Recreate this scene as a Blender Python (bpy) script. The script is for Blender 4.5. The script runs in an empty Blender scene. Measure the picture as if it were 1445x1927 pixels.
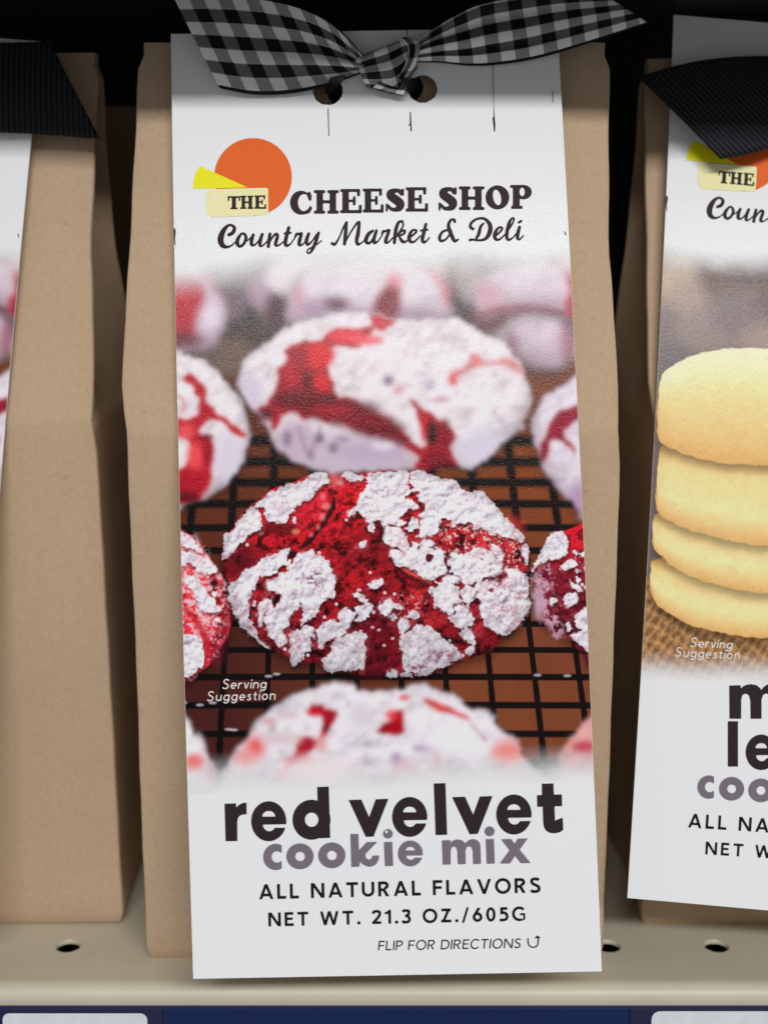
import bpy, math, random
import numpy as np
from mathutils import Vector, Matrix
from mathutils.geometry import delaunay_2d_cdt

# ------------------------------------------------------------------ scene, camera, light
scene = bpy.context.scene
COL = scene.collection
MM = 0.001
R = math.radians
PITCH = R(10.0)
CAM = np.array([0.0, -263.0, 148.0])            # millimetres; shelf top is z=0, bag fronts near y=0
FPX, CX, CY = 2400.0, 722.5, 963.5              # focal length and centre in photograph pixels

cam_data = bpy.data.cameras.new("camera")
cam = bpy.data.objects.new("camera", cam_data)
COL.objects.link(cam)
cam.location = Vector(CAM) * MM
cam.rotation_euler = (R(90) - PITCH, 0, 0)
cam_data.sensor_fit = 'VERTICAL'
cam_data.sensor_height = 36.0
cam_data.lens = FPX / 1927.0 * 36.0
cam_data.clip_start = 0.01
cam_data.clip_end = 50
cam_data.dof.use_dof = True
cam_data.dof.focus_distance = 0.262
cam_data.dof.aperture_fstop = cam_data.lens / 4.6
scene.camera = cam

world = bpy.data.worlds.new("World")
scene.world = world
world.use_nodes = True
world.node_tree.nodes["Background"].inputs[0].default_value = (0.97, 0.98, 1.0, 1)
world.node_tree.nodes["Background"].inputs[1].default_value = 0.31

scene.view_settings.view_transform = 'Standard'
scene.view_settings.look = 'None'
scene.view_settings.gamma = 1.0
scene.view_settings.exposure = 0.0


def area_lamp(name, loc, target, sx, sy, power, color):
    d = bpy.data.lights.new(name, 'AREA')
    d.shape = 'RECTANGLE'
    d.size, d.size_y = sx * MM, sy * MM
    d.energy = power
    d.color = color
    o = bpy.data.objects.new(name, d)
    COL.objects.link(o)
    o.location = Vector(loc) * MM
    v = Vector(target) - Vector(loc)
    o.rotation_euler = (math.atan2(v.y, -v.z), 0, 0)          # tubes run along the aisle
    return o


# fluorescent row over the shop aisle, well in front of the shelf
area_lamp("ceiling_lamp", (430, -2195, 1518), (0, 10, 140), 1800, 200, 51, (1.0, 0.99, 0.97))


# ------------------------------------------------------------------ helpers
def lin(c):
    c = np.asarray(c, float) / 255.0
    return np.where(c <= 0.04045, c / 12.92, ((c + 0.055) / 1.055) ** 2.4)


def ink(c, k=1.27):
    """print colour as it shows under the shop light -> reflectance"""
    return np.clip(lin(c) * k, 0.0, 0.86)


def ray(px, py):
    px, py = np.asarray(px, float), np.asarray(py, float)
    dx, up = (px - CX) / FPX, (CY - py) / FPX
    c, s = math.cos(PITCH), math.sin(PITCH)
    return np.stack([dx, c + up * s, -s + up * c], -1)


def at_depth(px, py, d):
    return CAM + ray(px, py) * np.asarray(d, float)[..., None]


def at_y(px, py, y):
    r = ray(px, py)
    return CAM + r * ((np.asarray(y) - CAM[1]) / r[..., 1])[..., None]


def to_px(p):
    p = np.asarray(p, float) - CAM
    c, s = math.cos(PITCH), math.sin(PITCH)
    f = p[..., 1] * c - p[..., 2] * s
    u = p[..., 1] * s + p[..., 2] * c
    return CX + p[..., 0] / f * FPX, CY - u / f * FPX


def link_mesh(name, verts, faces, mat, parent=None, smooth=False, uv=None, scale=MM):
    me = bpy.data.meshes.new(name)
    v = np.asarray(verts, float) * scale
    me.from_pydata(v.tolist(), [], [list(map(int, f)) for f in faces])
    if uv is not None:
        lay = me.uv_layers.new(name="UVMap")
        li = np.empty(len(me.loops), int)
        me.loops.foreach_get("vertex_index", li)
        lay.data.foreach_set("uv", np.asarray(uv, float)[li].ravel())
    if smooth:
        me.polygons.foreach_set("use_smooth", [True] * len(me.polygons))
    me.materials.append(mat)
    me.update()
    o = bpy.data.objects.new(name, me)
    COL.objects.link(o)
    if parent:
        o.parent = parent
    return o


def empty(name, loc, label, cat, group=None):
    o = bpy.data.objects.new(name, None)
    o.empty_display_size = 0.02
    COL.objects.link(o)
    o.location = Vector(loc) * MM
    o["label"] = label
    o["category"] = cat
    if group:
        o["group"] = group
    return o


def tag(o, label, cat, group=None):
    o["label"] = label
    o["category"] = cat
    if group:
        o["group"] = group


def cdt(pts, edges, inside):
    """triangulate a sheet with openings: slivers on the hull dropped, all faces wound the same way"""
    v, e, f, *_ = delaunay_2d_cdt(pts, edges, [], 0, 1e-5)
    v = np.array([tuple(p) for p in v])
    out = []
    for t in f:
        a, b, c = v[list(t)]
        ar = ((b[0] - a[0]) * (c[1] - a[1]) - (b[1] - a[1]) * (c[0] - a[0])) / 2
        if abs(ar) < 1e-5 or not inside((a + b + c) / 3):
            continue
        out.append(tuple(t) if ar > 0 else tuple(t)[::-1])
    return v, out


# ------------------------------------------------------------------ materials
def new_mat(name):
    m = bpy.data.materials.new(name)
    m.use_nodes = True
    nt = m.node_tree
    b = nt.nodes["Principled BSDF"]
    return m, nt, b


def N(nt, t, **kw):
    n = nt.nodes.new(t)
    for k, v in kw.items():
        if k in n.inputs.keys() if not k.startswith('_') else False:
            n.inputs[k].default_value = v
        else:
            setattr(n, k.lstrip('_'), v)
    return n


def noise(nt, vec, scale, detail=3.0, rough=0.55):
    n = nt.nodes.new("ShaderNodeTexNoise")
    n.inputs["Scale"].default_value = scale
    n.inputs["Detail"].default_value = detail
    n.inputs["Roughness"].default_value = rough
    nt.links.new(vec, n.inputs["Vector"])
    return n


def bump(nt, b, height, strength, dist):
    n = nt.nodes.new("ShaderNodeBump")
    n.inputs["Strength"].default_value = strength
    n.inputs["Distance"].default_value = dist
    nt.links.new(height, n.inputs["Height"])
    nt.links.new(n.outputs[0], b.inputs["Normal"])
    return n


def mapping(nt, vec, scale=(1, 1, 1), rot=(0, 0, 0)):
    n = nt.nodes.new("ShaderNodeMapping")
    n.inputs["Scale"].default_value = scale
    n.inputs["Rotation"].default_value = rot
    nt.links.new(vec, n.inputs["Vector"])
    return n.outputs[0]


def ramp(nt, fac, stops):
    n = nt.nodes.new("ShaderNodeValToRGB")
    e = n.color_ramp.elements
    while len(e) < len(stops):
        e.new(0.5)
    for el, (p, c) in zip(e, stops):
        el.position = p
        el.color = (*c, 1)
    nt.links.new(fac, n.inputs[0])
    return n.outputs[0]


def mat_kraft():
    m, nt, b = new_mat("kraft_paper")
    tc = nt.nodes.new("ShaderNodeTexCoord").outputs["Object"]
    big = noise(nt, tc, 28, 2)
    fib = noise(nt, mapping(nt, tc, (820, 820, 740), (0.2, 0.3, 0.5)), 1.0, 3, 0.6)
    fib2 = noise(nt, mapping(nt, tc, (1500, 1500, 1300), (0.5, 0.2, -0.4)), 1.0, 2, 0.6)
    mx = nt.nodes.new("ShaderNodeMix")
    mx.inputs[0].default_value = 0.5
    nt.links.new(fib.outputs[0], mx.inputs[2])
    nt.links.new(fib2.outputs[0], mx.inputs[3])
    c1 = ramp(nt, mx.outputs[0], [(0.3, (0.455, 0.325, 0.208)), (0.5, (0.495, 0.357, 0.233)), (0.72, (0.54, 0.392, 0.26))])
    c2 = ramp(nt, big.outputs[0], [(0.3, (0.96, 0.96, 0.96)), (0.7, (1.03, 1.02, 1.01))])
    mul = nt.nodes.new("ShaderNodeMix")
    mul.data_type = 'RGBA'
    mul.blend_type = 'MULTIPLY'
    mul.inputs[0].default_value = 1.0
    nt.links.new(c1, mul.inputs[6])
    nt.links.new(c2, mul.inputs[7])
    # dark flecks of bark fibre
    fl = noise(nt, mapping(nt, tc, (260, 260, 420), (0.1, 0.7, 0.2)), 1.0, 1, 0.3)
    fm = ramp(nt, fl.outputs[0], [(0.78, (1, 1, 1)), (0.84, (0.84, 0.80, 0.76))])
    mul2 = nt.nodes.new("ShaderNodeMix")
    mul2.data_type = 'RGBA'
    mul2.blend_type = 'MULTIPLY'
    mul2.inputs[0].default_value = 1.0
    nt.links.new(mul.outputs[2], mul2.inputs[6])
    nt.links.new(fm, mul2.inputs[7])
    nt.links.new(mul2.outputs[2], b.inputs["Base Color"])
    b.inputs["Roughness"].default_value = 0.75
    b.inputs["Specular IOR Level"].default_value = 0.25
    bump(nt, b, mx.outputs[0], 0.3, 0.00015)
    return m


def peel_bump(nt, b, strength):
    tc = nt.nodes.new("ShaderNodeTexCoord").outputs["Object"]
    n = noise(nt, tc, 2100, 2, 0.5)
    n.inputs["Distortion"].default_value = 0.8
    bump(nt, b, n.outputs[0], strength, 0.00012)


def mat_coated(name, col, rough=0.26, spec=0.12, peel=0.12):
    m, nt, b = new_mat(name)
    b.inputs["Base Color"].default_value = (*col, 1)
    b.inputs["Roughness"].default_value = rough
    b.inputs["Specular IOR Level"].default_value = spec
    peel_bump(nt, b, peel)
    return m


def make_image(name, arr):
    """arr: (h,w,3) linear reflectance, row 0 at the top"""
    h, w = arr.shape[:2]
    im = bpy.data.images.new(name, w, h, alpha=False, float_buffer=True)
    im.colorspace_settings.name = 'Non-Color'
    a = np.ones((h, w, 4), np.float32)
    a[..., :3] = arr[::-1]
    im.pixels.foreach_set(a.ravel())
    im.update()
    return im


def mat_print(name, arr, rough=0.20, spec=0.12, peel=0.30, ext='EXTEND'):
    m, nt, b = new_mat(name)
    t = nt.nodes.new("ShaderNodeTexImage")
    t.image = make_image(name, arr)
    t.extension = ext
    t.interpolation = 'Linear'
    uvn = nt.nodes.new("ShaderNodeUVMap")
    nt.links.new(uvn.outputs[0], t.inputs[0])
    nt.links.new(t.outputs[0], b.inputs["Base Color"])
    b.inputs["Roughness"].default_value = rough
    b.inputs["Specular IOR Level"].default_value = spec
    if peel:
        peel_bump(nt, b, peel)
    return m


def mat_plain(name, col, rough=0.5, spec=0.4, metal=0.0, nscale=0, nstr=0.0, ndist=0.0001):
    m, nt, b = new_mat(name)
    tc = nt.nodes.new("ShaderNodeTexCoord").outputs["Object"]
    n = noise(nt, tc, nscale or 60, 3)
    lo = tuple(c * 0.94 for c in col)
    hi = tuple(min(1, c * 1.05) for c in col)
    nt.links.new(ramp(nt, n.outputs[0], [(0.3, lo), (0.7, hi)]), b.inputs["Base Color"])
    b.inputs["Roughness"].default_value = rough
    b.inputs["Specular IOR Level"].default_value = spec
    b.inputs["Metallic"].default_value = metal
    if nstr:
        n2 = noise(nt, tc, nscale * 8, 2)
        bump(nt, b, n2.outputs[0], nstr, ndist)
    return m


KRAFT = mat_kraft()
CARD_WHITE = mat_coated("coated_card_white", tuple(ink((209, 210, 212))))
INK_BROWN = mat_coated("ink_dark_brown", tuple(ink((40, 24, 30))), 0.42, 0.08, 0.2)
INK_BLACK = mat_coated("ink_black", tuple(ink((24, 18, 24))), 0.42, 0.08, 0.2)
INK_CHAR = mat_coated("ink_charcoal", tuple(ink((42, 33, 38))), 0.42, 0.08, 0.2)
INK_GREY = mat_coated("ink_grey", tuple(ink((106, 98, 108))), 0.42, 0.08, 0.2)
INK_PALE = mat_coated("ink_pale", tuple(ink((205, 200, 198))), 0.42, 0.08, 0.2)
INK_ORANGE = mat_coated("ink_orange", tuple(ink((208, 92, 34))), 0.42, 0.08, 0.2)
INK_YELLOW = mat_coated("ink_yellow", tuple(ink((228, 210, 28))), 0.42, 0.08, 0.2)
INK_CREAM = mat_coated("ink_cream", tuple(ink((222, 210, 158))), 0.42, 0.08, 0.2)
INK_PAPER = mat_coated("ink_paper_white", tuple(ink((216, 214, 205))), 0.42, 0.08, 0.2)
# ------------------------------------------------------------------ lettering: distance fields turned into flat outlines
def catmull(pts, n=8):
    p = np.asarray(pts, float)
    if len(p) < 3:
        t = np.linspace(0, 1, n)[:, None]
        return p[0] * (1 - t) + p[-1] * t
    q = np.vstack([2 * p[0] - p[1], p, 2 * p[-1] - p[-2]])
    out = []
    for i in range(1, len(q) - 2):
        t = np.linspace(0, 1, n, endpoint=False)[:, None]
        a, b, c, d = q[i - 1], q[i], q[i + 1], q[i + 2]
        out.append(0.5 * (2 * b + (c - a) * t + (2 * a - 5 * b + 4 * c - d) * t ** 2 + (3 * b - a - 3 * c + d) * t ** 3))
    out.append(p[-1:])
    return np.vstack(out)


def d_poly(X, Y, poly):
    """signed distance to a polygon, non-zero winding"""
    p = np.asarray(poly, float)
    d2 = np.full(X.shape, 1e18)
    wn = np.zeros(X.shape, int)
    for (x0, y0), (x1, y1) in zip(p, np.roll(p, -1, 0)):
        ex, ey = x1 - x0, y1 - y0
        L = ex * ex + ey * ey
        if L < 1e-12:
            continue
        wx, wy = X - x0, Y - y0
        t = np.clip((wx * ex + wy * ey) / L, 0, 1)
        d2 = np.minimum(d2, (wx - t * ex) ** 2 + (wy - t * ey) ** 2)
        cr = ex * wy - ey * wx
        wn += ((y0 <= Y) & (y1 > Y) & (cr > 0)).astype(int)
        wn -= ((y0 > Y) & (y1 <= Y) & (cr < 0)).astype(int)
    d = np.sqrt(d2)
    return np.where(wn != 0, -d, d)


def d_stroke(X, Y, pts):
    """round brush: pts (x,y,r)"""
    p = catmull(pts, 6)
    d = np.full(X.shape, 1e9)
    for a, b in zip(p[:-1], p[1:]):
        ex, ey = b[0] - a[0], b[1] - a[1]
        L = ex * ex + ey * ey + 1e-12
        t = np.clip(((X - a[0]) * ex + (Y - a[1]) * ey) / L, 0, 1)
        d = np.minimum(d, np.hypot(X - a[0] - t * ex, Y - a[1] - t * ey) - (a[2] + (b[2] - a[2]) * t))
    return d


def d_seg(X, Y, x0, y0, x1, y1, w):
    ex, ey = x1 - x0, y1 - y0
    L = math.hypot(ex, ey)
    ux, uy = ex / L, ey / L
    a = (X - x0) * ux + (Y - y0) * uy
    b = -(X - x0) * uy + (Y - y0) * ux
    return np.maximum(np.abs(b) - w / 2, np.abs(a - L / 2) - L / 2)


def arc_poly(cx, cy, rx, ry, a0, a1, w, n=40):
    a = np.radians(np.linspace(a0, a1, n))
    o = np.stack([cx + (rx + w / 2) * np.cos(a), cy + (ry + w / 2) * np.sin(a)], 1)
    i = np.stack([cx + (rx - w / 2) * np.cos(a), cy + (ry - w / 2) * np.sin(a)], 1)
    return np.vstack([o, i[::-1]])


def ell(cx, cy, rx, ry, tilt=0.0, n=48):
    a = np.linspace(0, 2 * np.pi, n, endpoint=False)
    x, y = rx * np.cos(a), ry * np.sin(a)
    c, s = math.cos(R(tilt)), math.sin(R(tilt))
    return np.stack([cx + x * c - y * s, cy + x * s + y * c], 1)


def d_rr(X, Y, x0, y0, x1, y1, r):
    r = min(r, (x1 - x0) / 2, (y1 - y0) / 2)
    qx = np.abs(X - (x0 + x1) / 2) - (x1 - x0) / 2 + r
    qy = np.abs(Y - (y0 + y1) / 2) - (y1 - y0) / 2 + r
    return np.hypot(np.maximum(qx, 0), np.maximum(qy, 0)) + np.minimum(np.maximum(qx, qy), 0) - r


def smin(a, b, k):
    h = np.clip(0.5 + 0.5 * (b - a) / k, 0, 1)
    return b + (a - b) * h - k * h * (1 - h)


def field(X, Y, prims, k=0.0):
    """prims: list of tuples; '-' prefix subtracts; 'clip' y-range"""
    F = np.full(X.shape, 1e3)
    for p in prims:
        op, neg = p[0], False
        if op[0] == '-':
            op, neg = op[1:], True
        if op == 'clip':
            F = np.maximum(F, np.maximum(p[1] - Y, Y - p[2]))
            continue
        if op == 'seg':
            d = d_seg(X, Y, *p[1:])
        elif op == 'poly':
            d = d_poly(X, Y, p[1])
        elif op == 'arc':
            d = d_poly(X, Y, arc_poly(*p[1:]))
        elif op == 'ell':
            d = d_poly(X, Y, ell(*p[1:]))
        elif op == 'rr':
            d = d_rr(X, Y, *p[1:])
        elif op == 'str':
            d = d_stroke(X, Y, p[1])
        F = np.maximum(F, -d) if neg else (smin(F, d, k) if k and F.min() < 100 else np.minimum(F, d))
    return F


def marching(F, x0, y0, c):
    """filled region F<0 of a grid (rows = y) as flat polygons"""
    ins = F < 0
    V, FC = [], []
    a, b, d_, e = ins[:-1, :-1], ins[:-1, 1:], ins[1:, 1:], ins[1:, :-1]
    cnt = a.astype(int) + b + d_ + e
    full = cnt == 4
    for j in np.nonzero(full.any(1))[0]:
        row = np.concatenate([[0], full[j].astype(int), [0]])
        df = np.diff(row)
        for s, t in zip(np.nonzero(df == 1)[0], np.nonzero(df == -1)[0]):
            n = len(V)
            V += [(x0 + s * c, y0 + j * c), (x0 + t * c, y0 + j * c), (x0 + t * c, y0 + (j + 1) * c), (x0 + s * c, y0 + (j + 1) * c)]
            FC.append((n, n + 1, n + 2, n + 3))
    off = ((0, 0), (0, 1), (1, 1), (1, 0))
    for j, i in zip(*np.nonzero((cnt > 0) & (cnt < 4))):
        poly = []
        f = [F[j + dj, i + di] for dj, di in off]
        for k in range(4):
            (dj, di), (ej, ei) = off[k], off[(k + 1) % 4]
            f0, f1 = f[k], f[(k + 1) % 4]
            if f0 < 0:
                poly.append((x0 + (i + di) * c, y0 + (j + dj) * c))
            if (f0 < 0) != (f1 < 0):
                t = min(max(f0 / (f0 - f1), 0.02), 0.98)
                poly.append((x0 + (i + di + (ei - di) * t) * c, y0 + (j + dj + (ej - dj) * t) * c))
        if len(poly) >= 3:
            n = len(V)
            V += poly
            FC.append(tuple(range(n, n + len(poly))))
    return np.array(V), FC


def glyph_grid(items, cell):
    """items: list of (prims, (x0,y0,x1,y1) box, k). One marching mesh over all of them."""
    xs0 = min(b[0] for _, b, _ in items) - 3 * cell
    ys0 = min(b[1] for _, b, _ in items) - 3 * cell
    nx = int((max(b[2] for _, b, _ in items) - xs0) / cell) + 6
    ny = int((max(b[3] for _, b, _ in items) - ys0) / cell) + 6
    F = np.full((ny, nx), 1e3)
    for prims, (bx0, by0, bx1, by1), k in items:
        i0, i1 = max(0, int((bx0 - xs0) / cell) - 3), min(nx, int((bx1 - xs0) / cell) + 5)
        j0, j1 = max(0, int((by0 - ys0) / cell) - 3), min(ny, int((by1 - ys0) / cell) + 5)
        X, Y = np.meshgrid(xs0 + np.arange(i0, i1) * cell, ys0 + np.arange(j0, j1) * cell)
        F[j0:j1, i0:i1] = np.minimum(F[j0:j1, i0:i1], field(X, Y, prims, k))
    return marching(F, xs0, ys0, cell)


# --- plain geometric capitals (cap height 1)
def sans(w):
    h = w / 2
    G = {}

    def diag(x0, x1):       # line through (x0,0),(x1,1) running past both ends
        dx = x1 - x0
        return ('seg', x0 - dx * .4, -.4, x1 + dx * .4, 1.4, w * 0.97)
    c = ('clip', 0, 1)
    G['A'] = ([diag(h * 1.05, .48), diag(.96 - h * 1.05, .48), c, ('seg', .2, .28, .76, .28, w * .9)], .96)
    G['V'] = ([diag(.47, h * 1.05), diag(.47, .94 - h * 1.05), c], .94)
    G['W'] = ([diag(.36, h * 1.05), diag(.36, .67), diag(.98, .67), diag(.98, 1.34 - h * 1.05), c], 1.34)
    G['L'] = ([('seg', h, 0, h, 1, w), ('seg', 0, h, .60, h, w)], .60)
    G['I'] = ([('seg', h, 0, h, 1, w)], w)
    G['N'] = ([diag(.90 - h * 1.15, h * 1.15), c, ('seg', h, 0, h, 1, w), ('seg', .90 - h, 0, .90 - h, 1, w)], .90)
    G['T'] = ([('seg', .39, 0, .39, 1, w), ('seg', 0, 1 - h, .78, 1 - h, w)], .78)
    G['U'] = ([('seg', h, .4, h, 1, w), ('seg', .84 - h, .4, .84 - h, 1, w), ('arc', .42, .41, .42 - h, .41 - h, 180, 360, w)], .84)
    G['R'] = ([('seg', h, 0, h, 1, w), ('seg', 0, 1 - h, .42, 1 - h, w), ('seg', 0, .45, .42, .45, w * .9),
               ('arc', .40, .725, .31 - h, .275 - h, -90, 90, w), ('seg', .36, .47, .68, -.1, w), c], .78)
    G['P'] = ([('seg', h, 0, h, 1, w), ('seg', 0, 1 - h, .40, 1 - h, w), ('seg', 0, .42, .40, .42, w * .9),
               ('arc', .38, .71, .31 - h, .29 - h, -90, 90, w)], .69)
    G['F'] = ([('seg', h, 0, h, 1, w), ('seg', 0, 1 - h, .64, 1 - h, w), ('seg', 0, .50, .60, .50, w * .9)], .64)
    G['E'] = ([('seg', h, 0, h, 1, w), ('seg', 0, 1 - h, .63, 1 - h, w), ('seg', 0, .52, .58, .52, w * .9), ('seg', 0, h, .65, h, w)], .65)
    G['O'] = ([('ell', .53, .5, .53, .53), ('-ell', .53, .5, .53 - w, .53 - w)], 1.06)
    G['D'] = ([('seg', h, 0, h, 1, w), ('seg', 0, h, .40, h, w), ('seg', 0, 1 - h, .40, 1 - h, w), ('arc', .38, .5, .5 - h, .5 - h, -90, 90, w)], .88)
    G['C'] = ([('arc', .52, .5, .52 - h, .53 - h, 42, 318, w)], .92)
    G['G'] = ([('arc', .52, .5, .52 - h, .53 - h, 42, 290, w), ('poly', [(.56, .54), (.94, .54), (.94, .10), (.80, .02), (.80, .40), (.56, .40)]), ('str', [(.60, .055, .05), (.78, .08, .06), (.88, .13, .05)])], .96)
    G['S'] = ([('poly', stroke_poly([(.60, .84), (.50, .93 - h * .3), (.34, 1.02 - h), (.17, .93 - h * .4), (.11, .76), (.20, .60), (.37, .51), (.54, .42), (.60, .25), (.52, .10 + h * .2), (.34, -.02 + h), (.17, .05 + h * .4), (.05, .17)], w))], .70)
    G['Z'] = ([diag(h * 1.2, .70 - h * 1.2), c, ('seg', 0, h, .72, h, w), ('seg', .02, 1 - h, .70, 1 - h, w)], .72)
    G['.'] = ([('ell', w * .62, w * .55, w * .62, w * .62)], w * 1.24)
    G['/'] = ([('seg', .05, -.06, .42, 1.06, w * .8)], .48)
    G['1'] = ([('seg', .34, 0, .34, 1, w), ('seg', .34, 1 - h * 1.4, .0, .74, w * .9), ('clip', 0, 1)], .44)
    G['2'] = ([('poly', stroke_poly([(.06, .74), (.14, .92 - h * .3), (.32, 1.01 - h), (.50, .92 - h * .4), (.55, .73), (.46, .52), (.25, .28), (.04, .06)], w)), ('seg', 0, h, .64, h, w), ('clip', 0, 1.02)], .64)
    G['3'] = ([('poly', stroke_poly([(.06, .82), (.16, .94 - h * .2), (.31, 1.01 - h), (.47, .90), (.50, .75), (.42, .60), (.24, .545)], w)),
               ('poly', stroke_poly([(.24, .545), (.44, .49), (.54, .30), (.47, .10 + h * .3), (.29, -.01 + h), (.12, .06 + h * .3), (.03, .20)], w))], .64)
    G['5'] = ([('seg', .10, 1 - h, .58, 1 - h, w), ('seg', .16, .50, .17, 1.0, w * .95),
               ('poly', stroke_poly([(.10, .56), (.30, .61), (.48, .53), (.56, .34), (.50, .14 + h * .2), (.32, -.01 + h), (.14, .04 + h * .4), (.03, .14)], w))], .64)
    G['6'] = ([('ell', .35, .33, .35, .345), ('-ell', .35, .33, .35 - w, .345 - w), ('seg', .125, .44, .52, 1.06, w), ('clip', -.02, 1)], .70)
    G['0'] = ([('ell', .34, .5, .34, .52), ('-ell', .34, .5, .34 - w, .52 - w)], .68)
    # lower case for the small italic print (x-height .62)
    G['e'] = ([('arc', .30, .31, .30 - h, .32 - h, 0, 312, w), ('seg', .03, .31, .60, .31, w * .9)], .60)
    G['r'] = ([('seg', h, 0, h, .62, w), ('arc', .36, .34, .32 - h, .29 - h, 80, 170, w)], .40)
    G['v'] = ([('seg', h, .66, .28, -.04, w), ('seg', .56 - h, .66, .28, -.04, w), ('clip', 0, .62)], .56)
    G['i'] = ([('seg', h, 0, h, .62, w), ('ell', h, .84, w * .62, w * .62)], w)
    G['n'] = ([('seg', h, 0, h, .62, w), ('arc', .29, .33, .29 - h, .30 - h, 0, 180, w), ('seg', .58 - h, 0, .58 - h, .34, w)], .58)
    G['g'] = ([('ell', .31, .31, .31, .32), ('-ell', .31, .31, .31 - w, .32 - w), ('seg', .62 - h, -.02, .62 - h, .62, w), ('arc', .31, -.02, .31 - h, .25 - h, 205, 360, w)], .62)
    G['u'] = ([('seg', h, .28, h, .62, w), ('arc', .29, .29, .29 - h, .30 - h, 180, 360, w), ('seg', .58 - h, 0, .58 - h, .62, w)], .58)
    G['s'] = ([('poly', stroke_poly([(.38, .53), (.28, .60 - h * .5), (.17, .60 - h * .6), (.09, .46), (.20, .34), (.32, .27), (.37, .15), (.26, .02 + h * .6), (.15, .02 + h * .6), (.03, .10)], w))], .44)
    G['t'] = ([('seg', .16, .14, .16, .82, w), ('seg', 0, .62 - h, .36, .62 - h, w * .9), ('arc', .32, .16, .16, .16 - h, 180, 280, w)], .38)
    G['o'] = ([('ell', .31, .31, .31, .32), ('-ell', .31, .31, .31 - w, .32 - w)], .62)
    return G


def stroke_poly(pts, w):
    p = catmull(pts, 7)
    t = np.gradient(p, axis=0)
    t /= np.linalg.norm(t, axis=1)[:, None]
    n = np.stack([-t[:, 1], t[:, 0]], 1) * w / 2
    return np.vstack([p + n, (p - n)[::-1]])


def xf(prims, sx, sy, ox, oy, skew=0.0):
    """scale + shift primitives (sx==sy for segs/strokes)"""
    out = []

    def T(p):
        p = np.asarray(p, float)
        return np.stack([ox + p[..., 0] * sx + p[..., 1] * sy * skew, oy + p[..., 1] * sy], -1)
    for p in prims:
        op = p[0]
        o = op.lstrip('-')
        pre = '-' if op[0] == '-' else ''
        if o == 'clip':
            out.append(('clip', oy + p[1] * sy, oy + p[2] * sy))
        elif o == 'seg':
            x0, y0, x1, y1, w = p[1:]
            L = math.hypot(x1 - x0, y1 - y0)
            nx, ny = -(y1 - y0) / L * w / 2, (x1 - x0) / L * w / 2
            out.append((pre + 'poly', T([(x0 + nx, y0 + ny), (x1 + nx, y1 + ny), (x1 - nx, y1 - ny), (x0 - nx, y0 - ny)])))
        elif o == 'poly':
            out.append((pre + 'poly', T(p[1])))
        elif o == 'arc':
            out.append((pre + 'poly', T(arc_poly(*p[1:]))))
        elif o == 'ell':
            out.append((pre + 'poly', T(ell(*p[1:]))))
        elif o == 'rr':
            x0, y0, x1, y1, r = p[1:]
            a, b = T([(x0, y0), (x1, y1)])
            out.append((pre + 'rr', a[0], a[1], b[0], b[1], r * (sx + sy) / 2))
        elif o == 'str':
            q = np.asarray(p[1], float)
            xy = T(q[:, :2])
            out.append((pre + 'str', np.column_stack([xy, q[:, 2] * (sx + sy) / 2])))
    return out


COOPER = {
    'H': [('rr', .0, .87, .46, 1, .06), ('rr', 0, 0, .46, .13, .06), ('rr', .11, .05, .37, .95, .02),
          ('rr', .54, .87, 1, 1, .06), ('rr', .54, 0, 1, .13, .06), ('rr', .63, .05, .89, .95, .02), ('rr', .3, .44, .7, .57, .01)],
    'E': [('rr', .10, .05, .40, .95, .02), ('rr', 0, .88, .9, 1.0, .05), ('rr', .77, .70, .91, 1.0, .06), ('rr', .30, .46, .66, .56, .03),
          ('rr', .58, .32, .71, .70, .06), ('rr', 0, 0, .97, .13, .05), ('rr', .85, 0, .99, .35, .06)],
    'C': [('ell', .48, .5, .48, .5), ('-ell', .62, .5, .27, .36), ('-rr', .62, .36, 1.3, .60, .02), ('-rr', .92, .2, 1.3, .7, .02),
          ('str', [(.84, .90, .06), (.86, .78, .09), (.88, .64, .06)]), ('str', [(.6, .07, .06), (.8, .13, .08), (.93, .28, .05)])],
    'S': [('str', [(.78, .76, .07), (.70, .88, .09), (.5, .905, .10), (.27, .81, .16), (.28, .67, .19), (.5, .53, .20), (.73, .36, .20), (.70, .18, .16), (.5, .095, .095), (.30, .12, .08), (.14, .26, .06)]),
          ('rr', .79, .68, .93, .99, .07), ('rr', .02, .01, .13, .36, .05)],
    'O': [('ell', .5, .5, .5, .5), ('-ell', .485, .5, .165, .33, 12)],
    'P': [('rr', .13, .05, .45, .95, .02), ('rr', 0, .88, .62, 1, .05), ('rr', .05, 0, .58, .13, .05), ('ell', .62, .70, .38, .30), ('-ell', .56, .71, .12, .18)],
    'T': [('rr', .33, .05, .66, .95, .02), ('rr', .2, 0, .8, .12, .05), ('rr', 0, .87, 1, 1, .05), ('rr', 0, .62, .13, 1, .06), ('rr', .87, .62, 1, 1, .06)],
}


class Traced:
    """shapes traced in the enlarged view (ox,oy,scale) -> photograph pixels, y down; mirrored to y-up for the fields"""
    def __init__(self, ox, oy, s):
        self.o, self.s = (ox, oy), s

    def pts(self, p):
        p = np.asarray(p, float)
        out = np.stack([self.o[0] + p[:, 0] / self.s, -(self.o[1] + p[:, 1] / self.s)], 1)
        return np.column_stack([out, p[:, 2] / self.s]) if p.shape[1] == 3 else out

    def poly(self, p, neg=False):
        return (('-' if neg else '') + 'poly', self.pts(p))

    def ell(self, cx, cy, rx, ry, neg=False):
        return (('-' if neg else '') + 'poly', self.pts(ell(cx, cy, rx, ry)))

    def stroke(self, p):
        return ('str', self.pts(p))


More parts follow.
